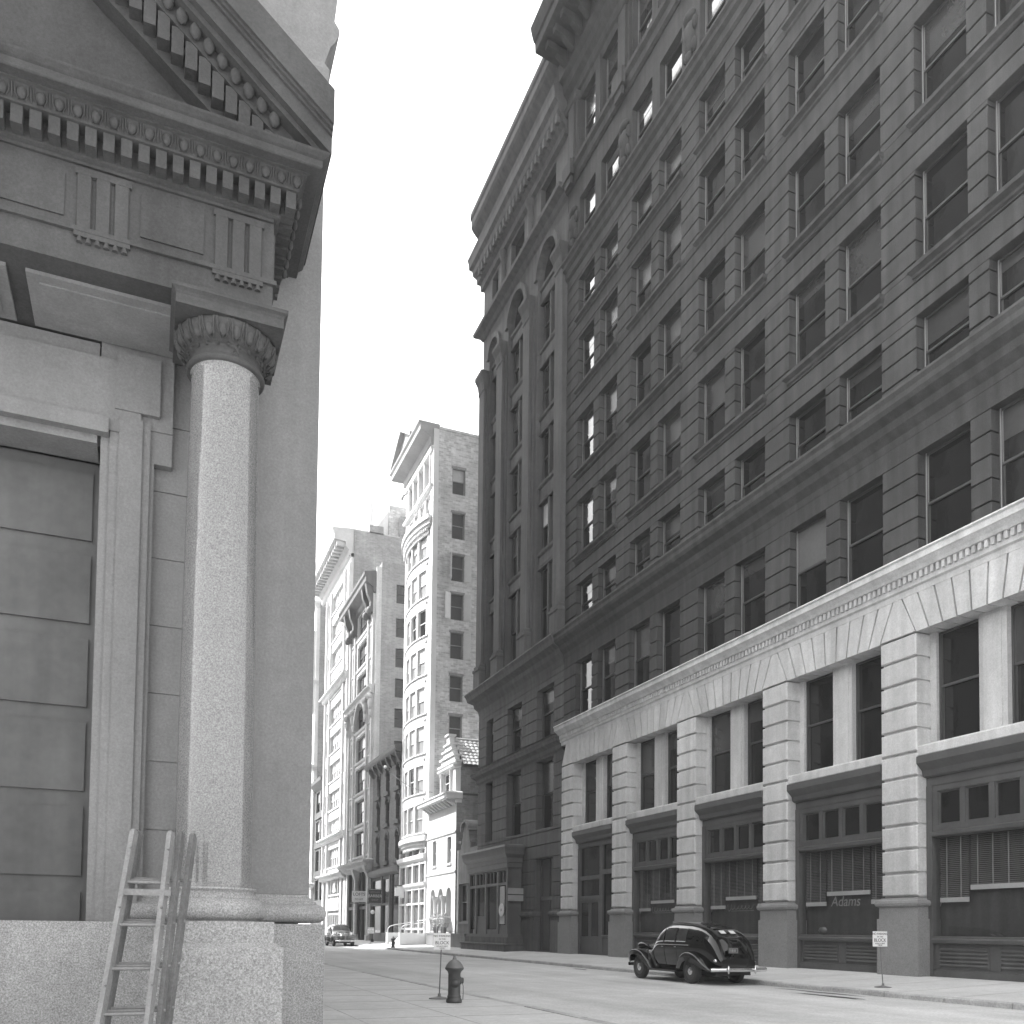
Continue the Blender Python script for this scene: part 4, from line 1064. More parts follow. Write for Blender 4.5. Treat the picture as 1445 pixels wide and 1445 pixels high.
# ================================================================ H: white wide-window loft with modillioned cornice
H0, H1 = 96.5, 110.3
Hh = thing("white_loft_building", (XR, H0, .3), "tall white loft building with wide steel windows and a modillioned cornice", "building")
hl = [8.6 + 3.4 * i for i in range(10)]
hb = [(97.2, 98.5), (99.6, 106.6), (107.6, 109.2)]
hw = MB(); opsH = [(a, b, z, z + 2.15) for z in hl for a, b in hb]
wall_bands(hw, XR, .6, H0, H1, 7.8, 43.0, opsH)
wall_bands(hw, XR, .6, H0, H1, .2, 7.8, [(97.6, 98.6, .4, 7.0), (99.6, 106.6, .5, 7.2), (107.6, 109.2, .4, 7.0)])
hw.box(XR + .6, 33, H0 + .05, H1, .2, 45.0)
for y_ in (96.55, 98.75, 106.8, 109.5): hw.box(XR - .2, XR, y_, y_ + .6, 8.0, 42.0)
part("wall", hw, M_LOFT, Hh)
hs = MB().box(XR + .3, 33, H0 - .15, H0 + .05, .2, 45.6).box(25.5, 33, H0 - .1, 108, 45.0, 48.2); part("side_wall", hs, M_BRICKD, Hh)
part("chimney_stack", MB().box(22.0, 23.6, H0 + .0, H0 + 1.2, 45.6, 46.6), M_BRICKD, Hh)
for z in hl:
    for a, b in hb:
        if b - a > 3:
            n = 5; ww = (b - a) / n
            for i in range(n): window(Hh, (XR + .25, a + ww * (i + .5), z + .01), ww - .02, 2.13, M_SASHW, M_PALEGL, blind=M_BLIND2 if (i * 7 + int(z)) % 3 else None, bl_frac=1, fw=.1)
        else: window(Hh, (XR + .25, (a + b) / 2, z + .01), b - a, 2.13, M_FRAME, M_GREYGL, fw=.06)
    part("sill", MB().box(XR - .12, XR + .2, 99.5, 106.7, z - .18, z), M_LOFT, Hh)
for z in (29.6, 12.0, 7.6): part("string_course", MB().mould(XR - .2, XR + .4, H0, H1, [(.0, z - .5), (.2, z - .35), (.25, z - .1), (.55, z), (.55, z + .15), (.0, z + .25)], (1, 0, 0, 1)), M_LOFT, Hh)
cn = MB(); cn.mould(XR, 33, H0, H1 + 3, [(.0, 42.6), (.2, 42.8), (.25, 43.4), (.6, 43.7), (.65, 44.2), (1.75, 44.3), (1.9, 44.4), (1.9, 44.9), (2.1, 45.3), (2.1, 45.6), (.2, 45.8)], (1, 0, 0, 0))
yy = H0 + .2
while yy < H1 + 2.8: cn.box(XR - 1.6, XR - .6, yy, yy + .4, 43.75, 44.28); yy += .95
part("cornice", cn, mat("pale_cornice", .42, .8, .1, 1), Hh)
sf = MB(); 
for i in range(6): y_ = 99.6 + 1.36 * i; sf.box(XR + .1, XR + .3, y_, y_ + .2, .5, 7.2)
for z in (3.0, 5.2): sf.box(XR + .1, XR + .3, 99.6, 106.6, z, z + .2)
o = part("shopfront", sf, M_SASHW, Hh); part("pane", MB().box(XR + .3, XR + .32, 97.6, 109.2, .4, 7.2), M_GLASS, o)
part("sign_band", MB().box(XR - .08, XR + .1, 99.6, 106.6, 3.5, 4.9), M_SIGN, Hh)
em = MB(); em.prism([(101.9, 5.6), (103.5, 5.6), (103.5, 6.1), (103.3, 6.1), (102.7, 6.9), (102.1, 6.1), (101.9, 6.1)], 'x', XR + .02, XR + .06); part("window_emblem", em, M_SIGN, Hh)
# rooftop things beyond the white loft's side wall
bh = thing("roof_bulkhead", (24.0, 100, 48.2), "tan brick penthouse on the roof behind the white loft", "penthouse")
part("wall", MB().box(24.4, 30.5, 97.2, 104, 45.6, 49.6), M_BRICKX, bh); part("lean_to", MB().prism([(22.2, 45.7), (24.38, 45.7), (24.38, 49.0)], 'y', 97.4, 103), M_LOFT, bh)
vp = thing("vent_pipe", (22.4, 98, 45.7), "tall slim white vent pipe on the chimney block of the white loft roof", "pipe")
part("pipe", MB().tube([(22.5, 98, 46.6), (22.5, 98, 50.6)], .3, 12), M_SASHW, vp)
gpz = thing("gooseneck_pipe", (27.2, 97, 49.6), "dark curved gooseneck flue beside the tan brick penthouse", "pipe")
gm_ = MB(); gm_.tube([(27.6, 96.6, 45.6), (27.6, 96.6, 51.4)], .52, 12); gm_.tube([(27.2, 96.6, 51.0), (26.4, 96.6, 51.1), (25.9, 96.6, 50.8), (25.7, 96.6, 50.2)], .17, 8); gm_.ell((27.6, 96.6, 51.4), .52, .52, .4); part("flue", gm_, M_BRICKD, gpz)
vp = thing("drain_stack", (26.9, 96, 38), "long thin pale stack pipe running up the ornate loft's roof", "pipe"); part("pipe", MB().tube([(26.9, 96.2, 36.8), (26.9, 96.2, 51.3)], .16, 8), M_SASHW, vp)

# ================================================================ J and I: far end of the block
J = thing("low_dark_building", (XR, 110.4, .3), "narrow dark lower building far down the block beyond the white loft", "building")
jl = [3.8 * i + 5 for i in range(4)]
jw_ = MB(); opsJ = [(111.2, 113.6, z, z + 2.6) for z in jl] + [(114.6, 117.0, z, z + 2.6) for z in jl]
wall_bands(jw_, XR + .3, .5, 110.4, 118.0, .2, 20.0, opsJ); jw_.box(XR + .8, 32, 110.4, 118, .2, 20.2); part("wall", jw_, M_BRICKY, J)  # dark brick puts the shade on this front into the colour
for a, b, z0, z1 in opsJ: window(J, (XR + .5, (a + b) / 2, z0), b - a, z1 - z0, M_FRAME, blind=M_BLIND2 if rw.random() < .4 else None, bl_frac=1)
part("cornice", MB().mould(XR + .3, 32, 110.4, 118, [(.0, 19.2), (.2, 19.4), (.7, 19.9), (.75, 20.3), (.0, 20.5)], (1, 0, 0, 0)), M_CORN, J)
for z in jl: part("spandrel", MB().box(XR + .15, XR + .3, 110.8, 117.4, z - .9, z - .3), M_CORN, J)
I_ = thing("corner_loft_building", (XR, 118.1, .3), "farthest tall pale building of the block with a ragged brick side wall", "building")
iw_ = MB(); opsI = [(y_, y_ + 1.5, z, z + 2.4) for y_ in (119.4, 122.4, 125.4, 128.4, 131.4) for z in [4 + 3.9 * i for i in range(10)]]
wall_bands(iw_, XR, .5, 118.1, 134, .2, 45.0, opsI); iw_.box(XR + .5, 34, 118.2, 134, .2, 45.2); part("wall", iw_, M_LOFT, I_)
part("side_wall", MB().box(XR + .5, 34, 118.0, 118.2, .2, 45.0), M_BRICKD, I_)
for a, b, z0, z1 in opsI: window(I_, (XR + .25, (a + b) / 2, z0), b - a, z1 - z0, M_FRAME, blind=M_BLIND2 if rw.random() < .3 else None, bl_frac=1)
for z in (6.6, 22.3, 33.8, 44.2): part("string_course", MB().mould(XR, XR + .4, 118.1, 134, [(.0, z), (.3, z + .2), (.5, z + .4), (.5, z + .7), (.0, z + .8)], (1, 0, 1, 1)), M_LOFT, I_)
for y_ in (118.2, 121.2, 124.2): part("pilaster", MB().lathe((XR - .15, y_ + .5, 30), 0, [(.4, 0), (.3, .3), (.28, 10.6), (.45, 11)], 10), M_LOFT, I_)

# ================================================================ BANK at the left
def ring_wall(mb, Yf, th, x0, x1, z0, z1, step, ops=(), g=.012):
    n = max(1, round((z1 - z0) / step)); st = (z1 - z0) / n
    for k in range(n):
        a, b = z0 + k * st + g / 2, z0 + (k + 1) * st - g / 2
        zs = sorted({a, b} | {z for o in ops for z in o[2:] if a < z < b})
        off = .55 * (k % 2)
        for za, zb in zip(zs, zs[1:]):
            zm = (za + zb) / 2
            for s0, s1 in solid(x0, x1, [(o[0], o[1]) for o in ops if o[2] < zm < o[3]]):
                mb.box(s0, s1, Yf, Yf + th, za, zb)
    wall_bands(mb, Yf + .012, th - .02, x0 + .004, x1 - .012, z0, z1, list(ops), 'y')
BK = thing("bank_building", (-1.75, 9.35, .125), "granite and limestone bank front with a polished column and steep pediment", "building")
XS = -1.75                                  # axis of the entrance
WY = 9.35
wl = MB()
ring_wall(wl, WY, .5, -9, 1.54, 1.72, 14.5, .665, [(XS - 1.25, XS + 1.25, 0, 6.1)])
wl.box(-9, 1.53, WY + .45, 30, .13, 14.4)
part("wall", wl, M_BLIME, BK)
# anta at the corner, and upper storey courses returning round it
an = MB(); an.box(.93, 1.56, WY - .021, WY + .4, 1.795, 10.45); part("corner_pilaster", an, M_BLIME, BK)
uc = MB()
uc.mould(-9, 1.545, WY, 30, [(.0, 10.42), (.03, 10.5), (.045, 10.62), (.05, 10.72), (.0, 10.8)], (0, 1, .5, 0))
uc.mould(-9, 1.545, WY, 30, [(.0, 10.8), (.06, 11.0), (.10, 11.05), (.15, 11.16), (.15, 11.22), (.10, 11.3), (.13, 11.6), (.2, 14.3)], (0, 1, .1, 0))
part("string_course", uc, M_BLIME, BK)
# wall plinth and base mouldings
ap = MB(); ap.box(-9, 1.70, 9.16, 30, .05, 1.49); part("plinth", ap, M_BGRAND, BK)
ab = MB()
tor = [(.0, 1.50), (.13, 1.505)] + [(.10 + .075 * math.cos(a), 1.595 + .09 * math.sin(a)) for a in [R(-75 + 15 * i) for i in range(11)]] + [(.085, 1.70), (.085, 1.72), (.055, 1.725), (.05, 1.755), (.025, 1.76), (.025, 1.79), (.0, 1.80)]
ab.mould(XS + 1.7, 1.54, WY, 30, tor, (1, 1, 1, 0)); part("wall_base", ab, M_BGRAN, BK)
# door surround with ears, and bronze door in shade
ds = MB()
for s in (1, -1):
    def sx(x): return XS + s * (x - XS)
    for (xi, xo, pr) in ((-.52, -.04, .10), (-.44, -.08, .14), (-.36, -.15, .17)):
        ds.box(sx(xi), sx(xo), WY - pr, WY + .3 if pr == .10 else WY - pr + .09, .9, 6.35)
    ds.box(sx(-.535), sx(.12), WY - .115, WY + .2, 6.30, 7.10); ds.box(sx(-.40), sx(.0), WY - .17, WY - .1, 6.42, 6.98)
    ds.mould(min(sx(-.04), sx(.12)), max(sx(-.04), sx(.12)), WY - .10, WY, [(.0, 5.98), (.0, 6.3)], (0, 0, 0, 0))
ds.box(XS - 1.20, XS + 1.20, WY - .108, WY + .3, 6.07, 7.05); ds.box(XS - 1.58, XS + 1.58, WY - .155, WY - .05, 6.2, 6.9); ds.box(XS - 1.3, XS + 1.3, WY - .2, WY - .1, 6.15, 6.3)
part("door_surround", ds, M_BLIME, BK)
dd = MB(); dd.box(XS - 1.28, XS + 1.28, WY + .40, WY + .44, .9, 6.2)
for i in range(2):
    for j in range(6):
        x = XS - 1.15 + 1.2 * i; z = 1.1 + .84 * j; dd.box(x, x + 1.1, WY + .37, WY + .401, z, z + .68)
part("door", dd, M_CORN, BK)
# columns
CX, CYc = .56, 8.55
def column(cx):
    sh = MB()
    prof = [(.362, 1.80), (.346, 1.83), (.338, 1.88)]
    for i in range(13):
        t = i / 12; prof.append((.336 - .034 * t ** 1.6, 1.9 + 4.62 * t))
    prof += [(.302, 6.54), (.322, 6.57)]
    sh.lathe((cx, CYc, 0), 0, prof, 64)
    c = part("column", sh, M_COLUMN, BK)
    b = MB()
    b.lathe((cx, CYc, 0), 0, [(.33, 1.50), (.42, 1.50)] + [(.385 + .095 * math.cos(a), 1.605 + .098 * math.sin(a)) for a in [R(-80 + 16 * i) for i in range(11)]] + [(.405, 1.705), (.405, 1.728), (.372, 1.732), (.365, 1.775), (.385, 1.78), (.385, 1.80), (.30, 1.81)], 64)
    part("base", b, M_BGRAND, c)
    p = MB(); hw = .49
    p.box(cx - hw, cx + hw, CYc - .50, 9.2, 1.30, 1.50); p.mould(cx - hw - .07, cx + hw + .07, CYc - .60, 9.2, [(.0, .05), (.0, 1.27), (-.07, 1.315)], (1, 1, 1, 0))
    part("pedestal", p, M_BGRAND, c)
    k = MB()
    k.lathe((cx, CYc, 0), 0, [(.30, 6.555), (.335, 6.56), (.352, 6.58), (.352, 6.595), (.335, 6.615), (.318, 6.62), (.313, 6.625), (.311, 6.685), (.325, 6.69), (.333, 6.705), (.325, 6.72), (.36, 6.725), (.405, 6.76), (.44, 6.82), (.452, 6.86), (.44, 6.885), (.42, 6.89)], 64)
    ne = 22
    for i in range(ne):
        a = 2 * math.pi * i / ne
        k.ell((cx + .405 * math.cos(a), CYc + .405 * math.sin(a), 6.795), .042, .042, .07, 10, 8)
        k.ell((cx + .336 * math.cos(a + .13), CYc + .336 * math.sin(a + .13), 6.705), .019, .019, .019, 6, 4)
        for da in (-.105, .105):
            k.tube([(cx + r_ * math.cos(a + da * q_), CYc + r_ * math.sin(a + da * q_), z_) for r_, z_, q_ in ((.37, 6.725, .5), (.418, 6.765, .9), (.45, 6.82, 1.05), (.458, 6.87, 1.1))], .010, 5)
        a2 = a + math.pi / ne
        k.tube([(cx + .36 * math.cos(a2), CYc + .36 * math.sin(a2), 6.735), (cx + .425 * math.cos(a2), CYc + .425 * math.sin(a2), 6.785), (cx + .455 * math.cos(a2), CYc + .455 * math.sin(a2), 6.86)], .009, 5)
    for i in range(8):
        a = 2 * math.pi * i / 8
        k.ell((cx + .314 * math.cos(R(-80)) + .026 * math.cos(a) * .9, CYc + .314 * math.sin(R(-80)), 6.653 + .026 * math.sin(a)), .014, .014, .014, 6, 4)
    k.mould(cx - .44, cx + .44, CYc - .44, CYc + .44, [(.02, 6.892), (.02, 6.975), (.015, 6.977), (.03, 7.0), (.055, 7.02), (.055, 7.05), (.0, 7.07)])
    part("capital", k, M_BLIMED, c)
    return c
M_COLUMN = mat("polished_granite", .165, .13, .06, .7, streak=.06, speck=.42, speck_scale=75, spec=.7)
column(CX); column(2 * XS - CX)
# entablature
EX0, EX1, EY = 2 * XS - .93, .93, 8.22
en = MB()
en.box(EX0, EX1, EY, 9.36, 7.085, 7.35)
en.box(EX0, EX1, EY + .01, 9.36, 7.395, 8.0)
en.mould(EX0, EX1, EY, 9.36, [(.0, 7.35), (.03, 7.352), (.03, 7.392), (.0, 7.394)], (1, 1, 1, 0))
en.box(EX0 + .01, EX1 - .005, EY - .015, EY + .02, 7.95, 7.995)
x = .40
while x > EX0 - .2:
    for q in range(3): en.prism([(x + .003 + q * .147, EY + .02), (x + .022 + q * .147, EY - .02), (x + .122 + q * .147, EY - .02), (x + .141 + q * .147, EY + .02)], 'z', 7.395, 7.86)
    en.box(x, x + .44, EY - .022, EY + .02, 7.86, 7.92)
    en.box(x, x + .44, EY - .028, EY + .01, 7.31, 7.35)
    for q in range(6): en.lathe((x + .045 + q * .07, EY - .012, 7.262), 0, [(.026, 0), (.016, .05)], 8)
    if x - .6 > EX0: en.box(x - .60, x - .08, EY - .004, EY + .02, 7.47, 7.84)
    x -= 1.12
# return of the frieze on the side
for q in range(3): en.prism([(.95, 8.30 + q * .2), (.92, 8.28 + q * .2), (.92, 8.42 + q * .2), (.95, 8.40 + q * .2)], 'z', 7.395, 7.90)
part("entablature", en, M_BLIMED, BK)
sf_ = MB()
x = XS + 2.3
for x0 in (XS - 1.95, XS - .5, XS + .95): sf_.box(x0 - .3, x0 + 1.0, 8.45, 9.2, 7.05, 7.083); sf_.box(x0 - .2, x0 + .9, 8.55, 9.1, 7.035, 7.05)
part("soffit_panel", sf_, M_BLIME, BK)
dn = MB(); SP = .138
dn.mould(EX0, EX1, EY, 9.36, [(.02, 7.98), (.05, 7.99), (.05, 8.185), (.04, 8.19)], (1, 1, 1, 0))
x = EX1 + .17
while x > EX0 - .1: dn.box(x - .088, x, EY - .17, EY - .04, 8.01, 8.165); x -= SP
y_ = EY - .05
while y_ < 9.3: dn.box(EX1 + .04, EX1 + .17, y_, y_ + .088, 8.01, 8.165); y_ += SP
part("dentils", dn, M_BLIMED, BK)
eg = MB()
eg.mould(EX0, EX1, EY, 9.36, [(.14, 8.167), (.19, 8.17), (.195, 8.19), (.20, 8.21), (.225, 8.26), (.25, 8.285), (.28, 8.288), (.28, 8.30)], (1, 1, 1, 0))
x = EX1 + .165
while x > EX0 - .1:
    eg.ell((x, EY - .222, 8.232), .036, .03, .052, 10, 8)
    for s in (-1, 1): eg.tube([(x + s * .05, EY - .252, 8.282), (x + s * .048, EY - .22, 8.23), (x + s * .025, EY - .205, 8.185)], .007, 5)
    eg.tube([(x - SP / 2, EY - .25, 8.28), (x - SP / 2, EY - .20, 8.19)], .007, 5); x -= SP
y_ = EY + .02
while y_ < 9.3: eg.ell((EX1 + .222, y_, 8.232), .03, .036, .052, 10, 8); y_ += SP
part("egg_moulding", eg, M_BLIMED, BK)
cn = MB()
cn.mould(EX0, EX1, EY, 9.36, [(.28, 8.301), (.36, 8.305), (.37, 8.315), (.37, 8.375), (.39, 8.385), (.42, 8.41), (.43, 8.425), (.40, 8.44)], (1, 1, 1, 0))
part("cornice", cn, M_BLIMED, BK)
# raking cornices of the pediment
SL = .80
px1, pz1 = EX1 + .45, 8.42
apx = XS; apz = pz1 + SL * (px1 - apx)
pm = MB()
def rake(mb, o0, o1, yf, yb, xin=0.0):
    for s in (1, -1):
        xe = apx + s * (px1 - xin - apx); ze = pz1 + SL * xin
        mb.prism([(xe, ze + o0), (xe, ze + o1), (apx, apz + o1), (apx, apz + o0)], 'y', yf, yb)
rake(pm, .05, .20, EY - .37, 9.4); rake(pm, .20, .23, EY - .40, 9.4); rake(pm, .23, .26, EY - .43, 9.4); rake(pm, .26, .58, EY - .46, 9.4); rake(pm, -.01, .05, EY - .30, 9.4, .1)
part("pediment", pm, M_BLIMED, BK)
rd_ = MB()
rake(rd_, -.16, -.01, EY - .18, 9.4, .25); rake(rd_, -.48, -.16, EY - .05, 9.4, .4)
n = 22
for s in (1, -1):
    for i in range(n):
        xx = apx + s * (.2 + (px1 - apx - .72) * i / (n - 1)); zz = apz - SL * abs(xx - apx)
        rd_.box(xx - .05, xx + .05, EY - .17, EY - .04, zz - .40, zz - .16)
        rd_.ell((xx + .03, EY - .215, zz - .085), .05, .035, .075, 8, 6)
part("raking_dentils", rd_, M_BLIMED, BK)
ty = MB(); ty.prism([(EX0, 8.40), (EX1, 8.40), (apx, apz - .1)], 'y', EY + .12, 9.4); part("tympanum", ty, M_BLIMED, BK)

# ================================================================ the left side of the street
def plain_block(name, label, y0, y1, h, m, x1=XL, x0=-26, fl_=3.6, win=True, cor=.6):
    o = thing(name, (x1, y0, .125), label, "building")
    b = MB(); cols_ = []
    y = y0 + 1.2
    while y < y1 - 2: cols_.append((y, y + 1.3)); y += 3.0
    zz = [4.6 + fl_ * i for i in range(int((h - 5.5) / fl_))]
    ops_ = [(a, b_, z, z + 2.1) for z in zz for a, b_ in cols_]
    wall_bands(b, x1 - .4, .4, y0, y1, .1, h, ops_); b.box(x0, x1 - .41, y0, y1, .1, h - .1)
    part("wall", b, m, o)
    mg = MB()
    for a, b_, z0, z1 in ops_: mg.box(x1 - .3, x1 - .25, a, b_, z0, z1)
    w_ = part("window", mg, M_GLASS, o); w_["kind"] = "stuff"
    part("cornice", MB().mould(x0, x1, y0, y1, [(.0, h - .8), (.1, h - .7), (.15, h - .3), (cor, h), (cor, h + .4), (.0, h + .5)], (0, 1, 0, 0)), M_ROW, o)
    return o
plain_block("tower_building", "soaring brick tower on the near side of the street behind the bank", 30.2, 72.6, 71.5, M_TOWER)
plain_block("brownstone_rowhouse", "low rowhouse on the near side of the street just past the brick tower", 72.7, 80.2, 14.5, M_ROW)
plain_block("brownstone_rowhouse", "low rowhouse on the near side of the street before the broad apartment block", 80.3, 90.1, 15.5, M_ROW)
plain_block("apartment_block", "broad shallow apartment block, unseen beyond two low rowhouses, shaped to shade the facades opposite", 90.2, 109.3, 47, M_TOWER, x0=-5)  # unseen; depth cut so sun passes behind it to the bow front
plain_block("brownstone_rowhouse", "low rowhouse on the near side of the street past the broad apartment block", 109.4, 150, 14.5, M_ROW)

# ================================================================ VEHICLES
ST = [(-2.40, .56, .50), (-2.35, .82, .58), (-2.26, 1.05, .64), (-2.1, 1.26, .69), (-1.85, 1.44, .725), (-1.5, 1.57, .75), (-1.0, 1.65, .77), (-.5, 1.675, .775), (-.1, 1.675, .775),
      (.15, 1.63, .77), (.33, 1.50, .765), (.52, 1.26, .755), (.62, 1.10, .74), (.75, 1.05, .70), (1.0, 1.04, .62), (1.4, 1.02, .50), (1.75, .98, .40), (1.92, .93, .35), (2.0, .84, .31), (2.03, .7, .27)]
def st_at(y):
    for a, b in zip(ST, ST[1:]):
        if a[0] <= y <= b[0]:
            t = (y - a[0]) / (b[0] - a[0]); return tuple(a[i] + (b[i] - a[i]) * t for i in (1, 2))
    return ST[-1][1:] if y > 0 else ST[0][1:]
def bodyP(y, u, s, off=0):
    zt, w_ = st_at(y); zb = min(1.0, .40 + .58 * (zt - .40)); w_ += off
    if u < .4:
        t = u / .4; return (s * w_ * (.84 + .16 * math.sin(math.pi / 2 * t)), y, .36 + (zb - .36) * t)
    ph = (u - .4) / .6 * math.pi / 2
    return (s * w_ * max(math.cos(ph), 0) ** .48, y, zb + (zt + off - zb) * math.sin(ph) ** .88)
def ring_pts(mbq, pts, r, n=6): mbq.tube(pts, r, n)
def make_car(name, loc, rz, scale, label, group, paint, light_roof=False):
    root = thing(name, loc, label, "car", group, rz); root.scale = (scale,) * 3
    def cp_(nm, mb, m, parent=root): return part(nm, mb, m, parent, world=False)
    ys = []
    for a, b in zip(ST, ST[1:]):
        k = max(1, int((b[0] - a[0]) / .09)); ys += [a[0] + (b[0] - a[0]) * i / k for i in range(k)]
    ys.append(ST[-1][0]); nu = 20
    # smooth the station list so the roofline flows
    bd = MB()
    full = [(u / nu, -1) for u in range(nu + 1)] + [(1 - u / nu, 1) for u in range(1, nu + 1)]
    def sm(y, u, s):
        p = [Vector(bodyP(min(max(y + d, ST[0][0]), ST[-1][0]), u, s)) for d in (-.12, -.06, 0, .06, .12)]
        q = sum(p, Vector()) / 5; q.y = y; return q
    bd.grid(lambda i, j: tuple(sm(ys[i], *full[j])), len(ys) - 1, len(full) - 1)
    n = len(full)
    bd.add([tuple(sm(ys[0], *f)) for f in full], [tuple(range(n))]); bd.add([tuple(sm(ys[-1], *f)) for f in full], [tuple(range(n))])
    body = cp_("body", bd, paint)
    def patch(y0, y1, f0, f1, s, off=.008, ny=8, nf=6):
        """window patch on the body side"""
        def pp(i, j):
            u = f0 + (f1 - f0) * j / nf
            ya = y0 + (y1 - y0) * i / ny
            p = sm(ya, u, s); d = Vector((p.x, 0, (p.z - 1.0) * .8)).normalized() * off
            return tuple(p + d)
        return MB().grid(pp, ny, nf)
    for y0, y1 in ((-.02, .36), (-.60, -.09), (-1.12, -.68)):
        for s in (-1, 1):
            o = cp_("side_window", patch(y0, y1, .455, .70, s), M_CARGL)
            part("sill_trim", MB().tube([sm(y0 + (y1 - y0) * i / 8, .455, s) + Vector((s * .014, 0, .01)) for i in range(9)], .016, 5), M_CHROME, o, world=False)
    tp = MB()
    for s in (-1, 1): tp.tube([sm(-1.25 + 1.95 * i / 20, .415, s) + Vector((s * .01, 0, 0)) for i in range(21)], .011, 5)
    cp_("belt_trim", tp, M_CHROME, body)
    rw_ = MB()
    for s in (-1, 1):
        def rp(i, j, s=s):
            x = .07 + .17 * i / 6; y = -1.98 + .13 * j / 4
            zt, w_ = st_at(y); c = (x / w_) ** (1 / .48); ph = math.acos(min(c, 1)); u = .4 + .6 * ph / (math.pi / 2)
            p = sm(y, u, s); return (p.x, p.y - .008, p.z + .012)
        rw_.grid(rp, 6, 4)
    cp_("rear_window", rw_, M_GLINT if name == "parked_sedan" else M_CARGL)
    ws = MB()
    for s in (-1, 1):
        def wp(i, j, s=s):
            x = .03 + .52 * i / 6; y = .24 + .30 * j / 6
            zt, w_ = st_at(y); c = (x / w_) ** (1 / .48); ph = math.acos(min(c, 1)); u = .4 + .6 * ph / (math.pi / 2)
            p = sm(y, u, s); return (p.x, p.y + .012, p.z + .012)
        ws.grid(wp, 6, 6)
    cp_("windscreen", ws, M_CARGL)
    if light_roof:
        pass
    # trunk lid bulge, seam
    tr = MB()
    def tl(i, j):
        x = -.40 + .8 * i / 10; y = -2.34 + .30 * j / 10
        zt, w_ = st_at(y); c = (abs(x) / w_) ** (1 / .48); ph = math.acos(min(c, 1)); u = .4 + .6 * ph / (math.pi / 2)
        p = sm(y, u, 1 if x > 0 else -1); e = .045 * min(1, 4 * min(i, 10 - i) / 10, 4 * min(j, 10 - j) / 10)
        return (p.x, p.y - e * .9, p.z + e * .7)
    tr.grid(tl, 10, 10); cp_("boot_lid", tr, paint)
    # fenders: mudguard shells swept over each wheel
    FA, RA, TRK, WR = 1.33, -1.33, .70, .345
    def fender(path, x0, x1, lip, th=.0):
        m = MB()
        for s in (-1, 1):
            k = len(path); nc = 12
            def fp(i, j, s=s):
                y, z, wsc = path[i]; t = j / nc
                a = math.pi / 2 * (1 - min(t / .75, 1))            # inner top -> outer edge
                xo = x0 + (x1 - x0) * wsc
                x = x0 + (xo - x0) * math.cos(a) ** .7 if t > 0 else x0 - .1
                d = (1 - math.sin(a)) * .07 + (max(t - .75, 0) / .25) * lip * wsc
                c = Vector((0, y - (1.33 if y > 0 else -1.33), z - .33)); cn_ = c.normalized()
                return (s * x, y - cn_.y * d, z - cn_.z * d)
            m.grid(fp, k - 1, nc)
        return m
    def dense(p, k=4):
        r = []
        for i in range(len(p) - 1):
            p0, p1, p2, p3 = p[max(i - 1, 0)], p[i], p[i + 1], p[min(i + 2, len(p) - 1)]
            for j in range(k):
                t = j / k
                r.append(tuple(.5 * (2 * p1[c] + (p2[c] - p0[c]) * t + (2 * p0[c] - 5 * p1[c] + 4 * p2[c] - p3[c]) * t * t + (3 * p1[c] - p0[c] - 3 * p2[c] + p3[c]) * t ** 3) for c in range(3)))
        return r + [p[-1]]
    ff = dense([(2.0, .50, .75), (1.96, .66, .85), (1.82, .82, .95), (1.55, .905, 1), (1.25, .89, 1), (.98, .76, .98), (.80, .58, .92), (.66, .40, .85), (.55, .33, .8)])
    cp_("front_fender", fender(ff, .34, .90, .13), paint)
    rfp = dense([(-.62, .34, .72), (-.72, .50, .85), (-.92, .74, .95), (-1.2, .875, 1), (-1.5, .86, 1), (-1.8, .72, .95), (-2.05, .54, .85), (-2.25, .42, .75), (-2.36, .37, .65)])
    cp_("rear_fender", fender(rfp, .52, .90, .20), paint)
    fe = MB()
    for s in (-1, 1):
        fe.tube([(s * (.34 + .56 * p[2]) * .985, p[0], p[1] - .01) for p in ff[2:-3]], .014, 5)
    [cp_("running_board", MB().box(s * .55, s * .86, -.75, .75, .30, .34), paint) for s in (-1, 1)]
    cp_("chassis", MB().box(-.55, .55, -2.2, 1.9, .26, .42).tube([(-.62, -1.33, .34), (.62, -1.33, .34)], .05).tube([(-.62, 1.33, .34), (.62, 1.33, .34)], .05).tube([(-.3, -.5, .24), (-.3, -2.3, .24), (-.3, -2.42, .22)], .03), M_DARKIRON)
    for y in (FA, RA):
        for s in (-1, 1):
            t = MB(); c = (s * TRK, y, WR)
            t.lathe(c, 0, [(.215, -.07), (.25, -.085), (.31, -.088), (.338, -.07), (.345, -.03), (.345, .03), (.338, .07), (.31, .088), (.25, .085), (.215, .07), (.215, -.07)], 32, True, 'x')
            wv = cp_("wheel", t, M_TYRE)
            r_ = MB(); o = s
            r_.lathe(c, 0, [(.0, o * .085), (.05, o * .095), (.10, o * .085), (.13, o * .05)], 20, True, 'x')
            part("hubcap", r_, M_CHROME, wv, world=False)
            part("rim", MB().lathe(c, 0, [(.10, o * .05), (.14, o * .03), (.19, o * .05), (.218, o * .072)], 28, True, 'x'), paint, wv, world=False)
    # bumpers
    bp_ = MB()
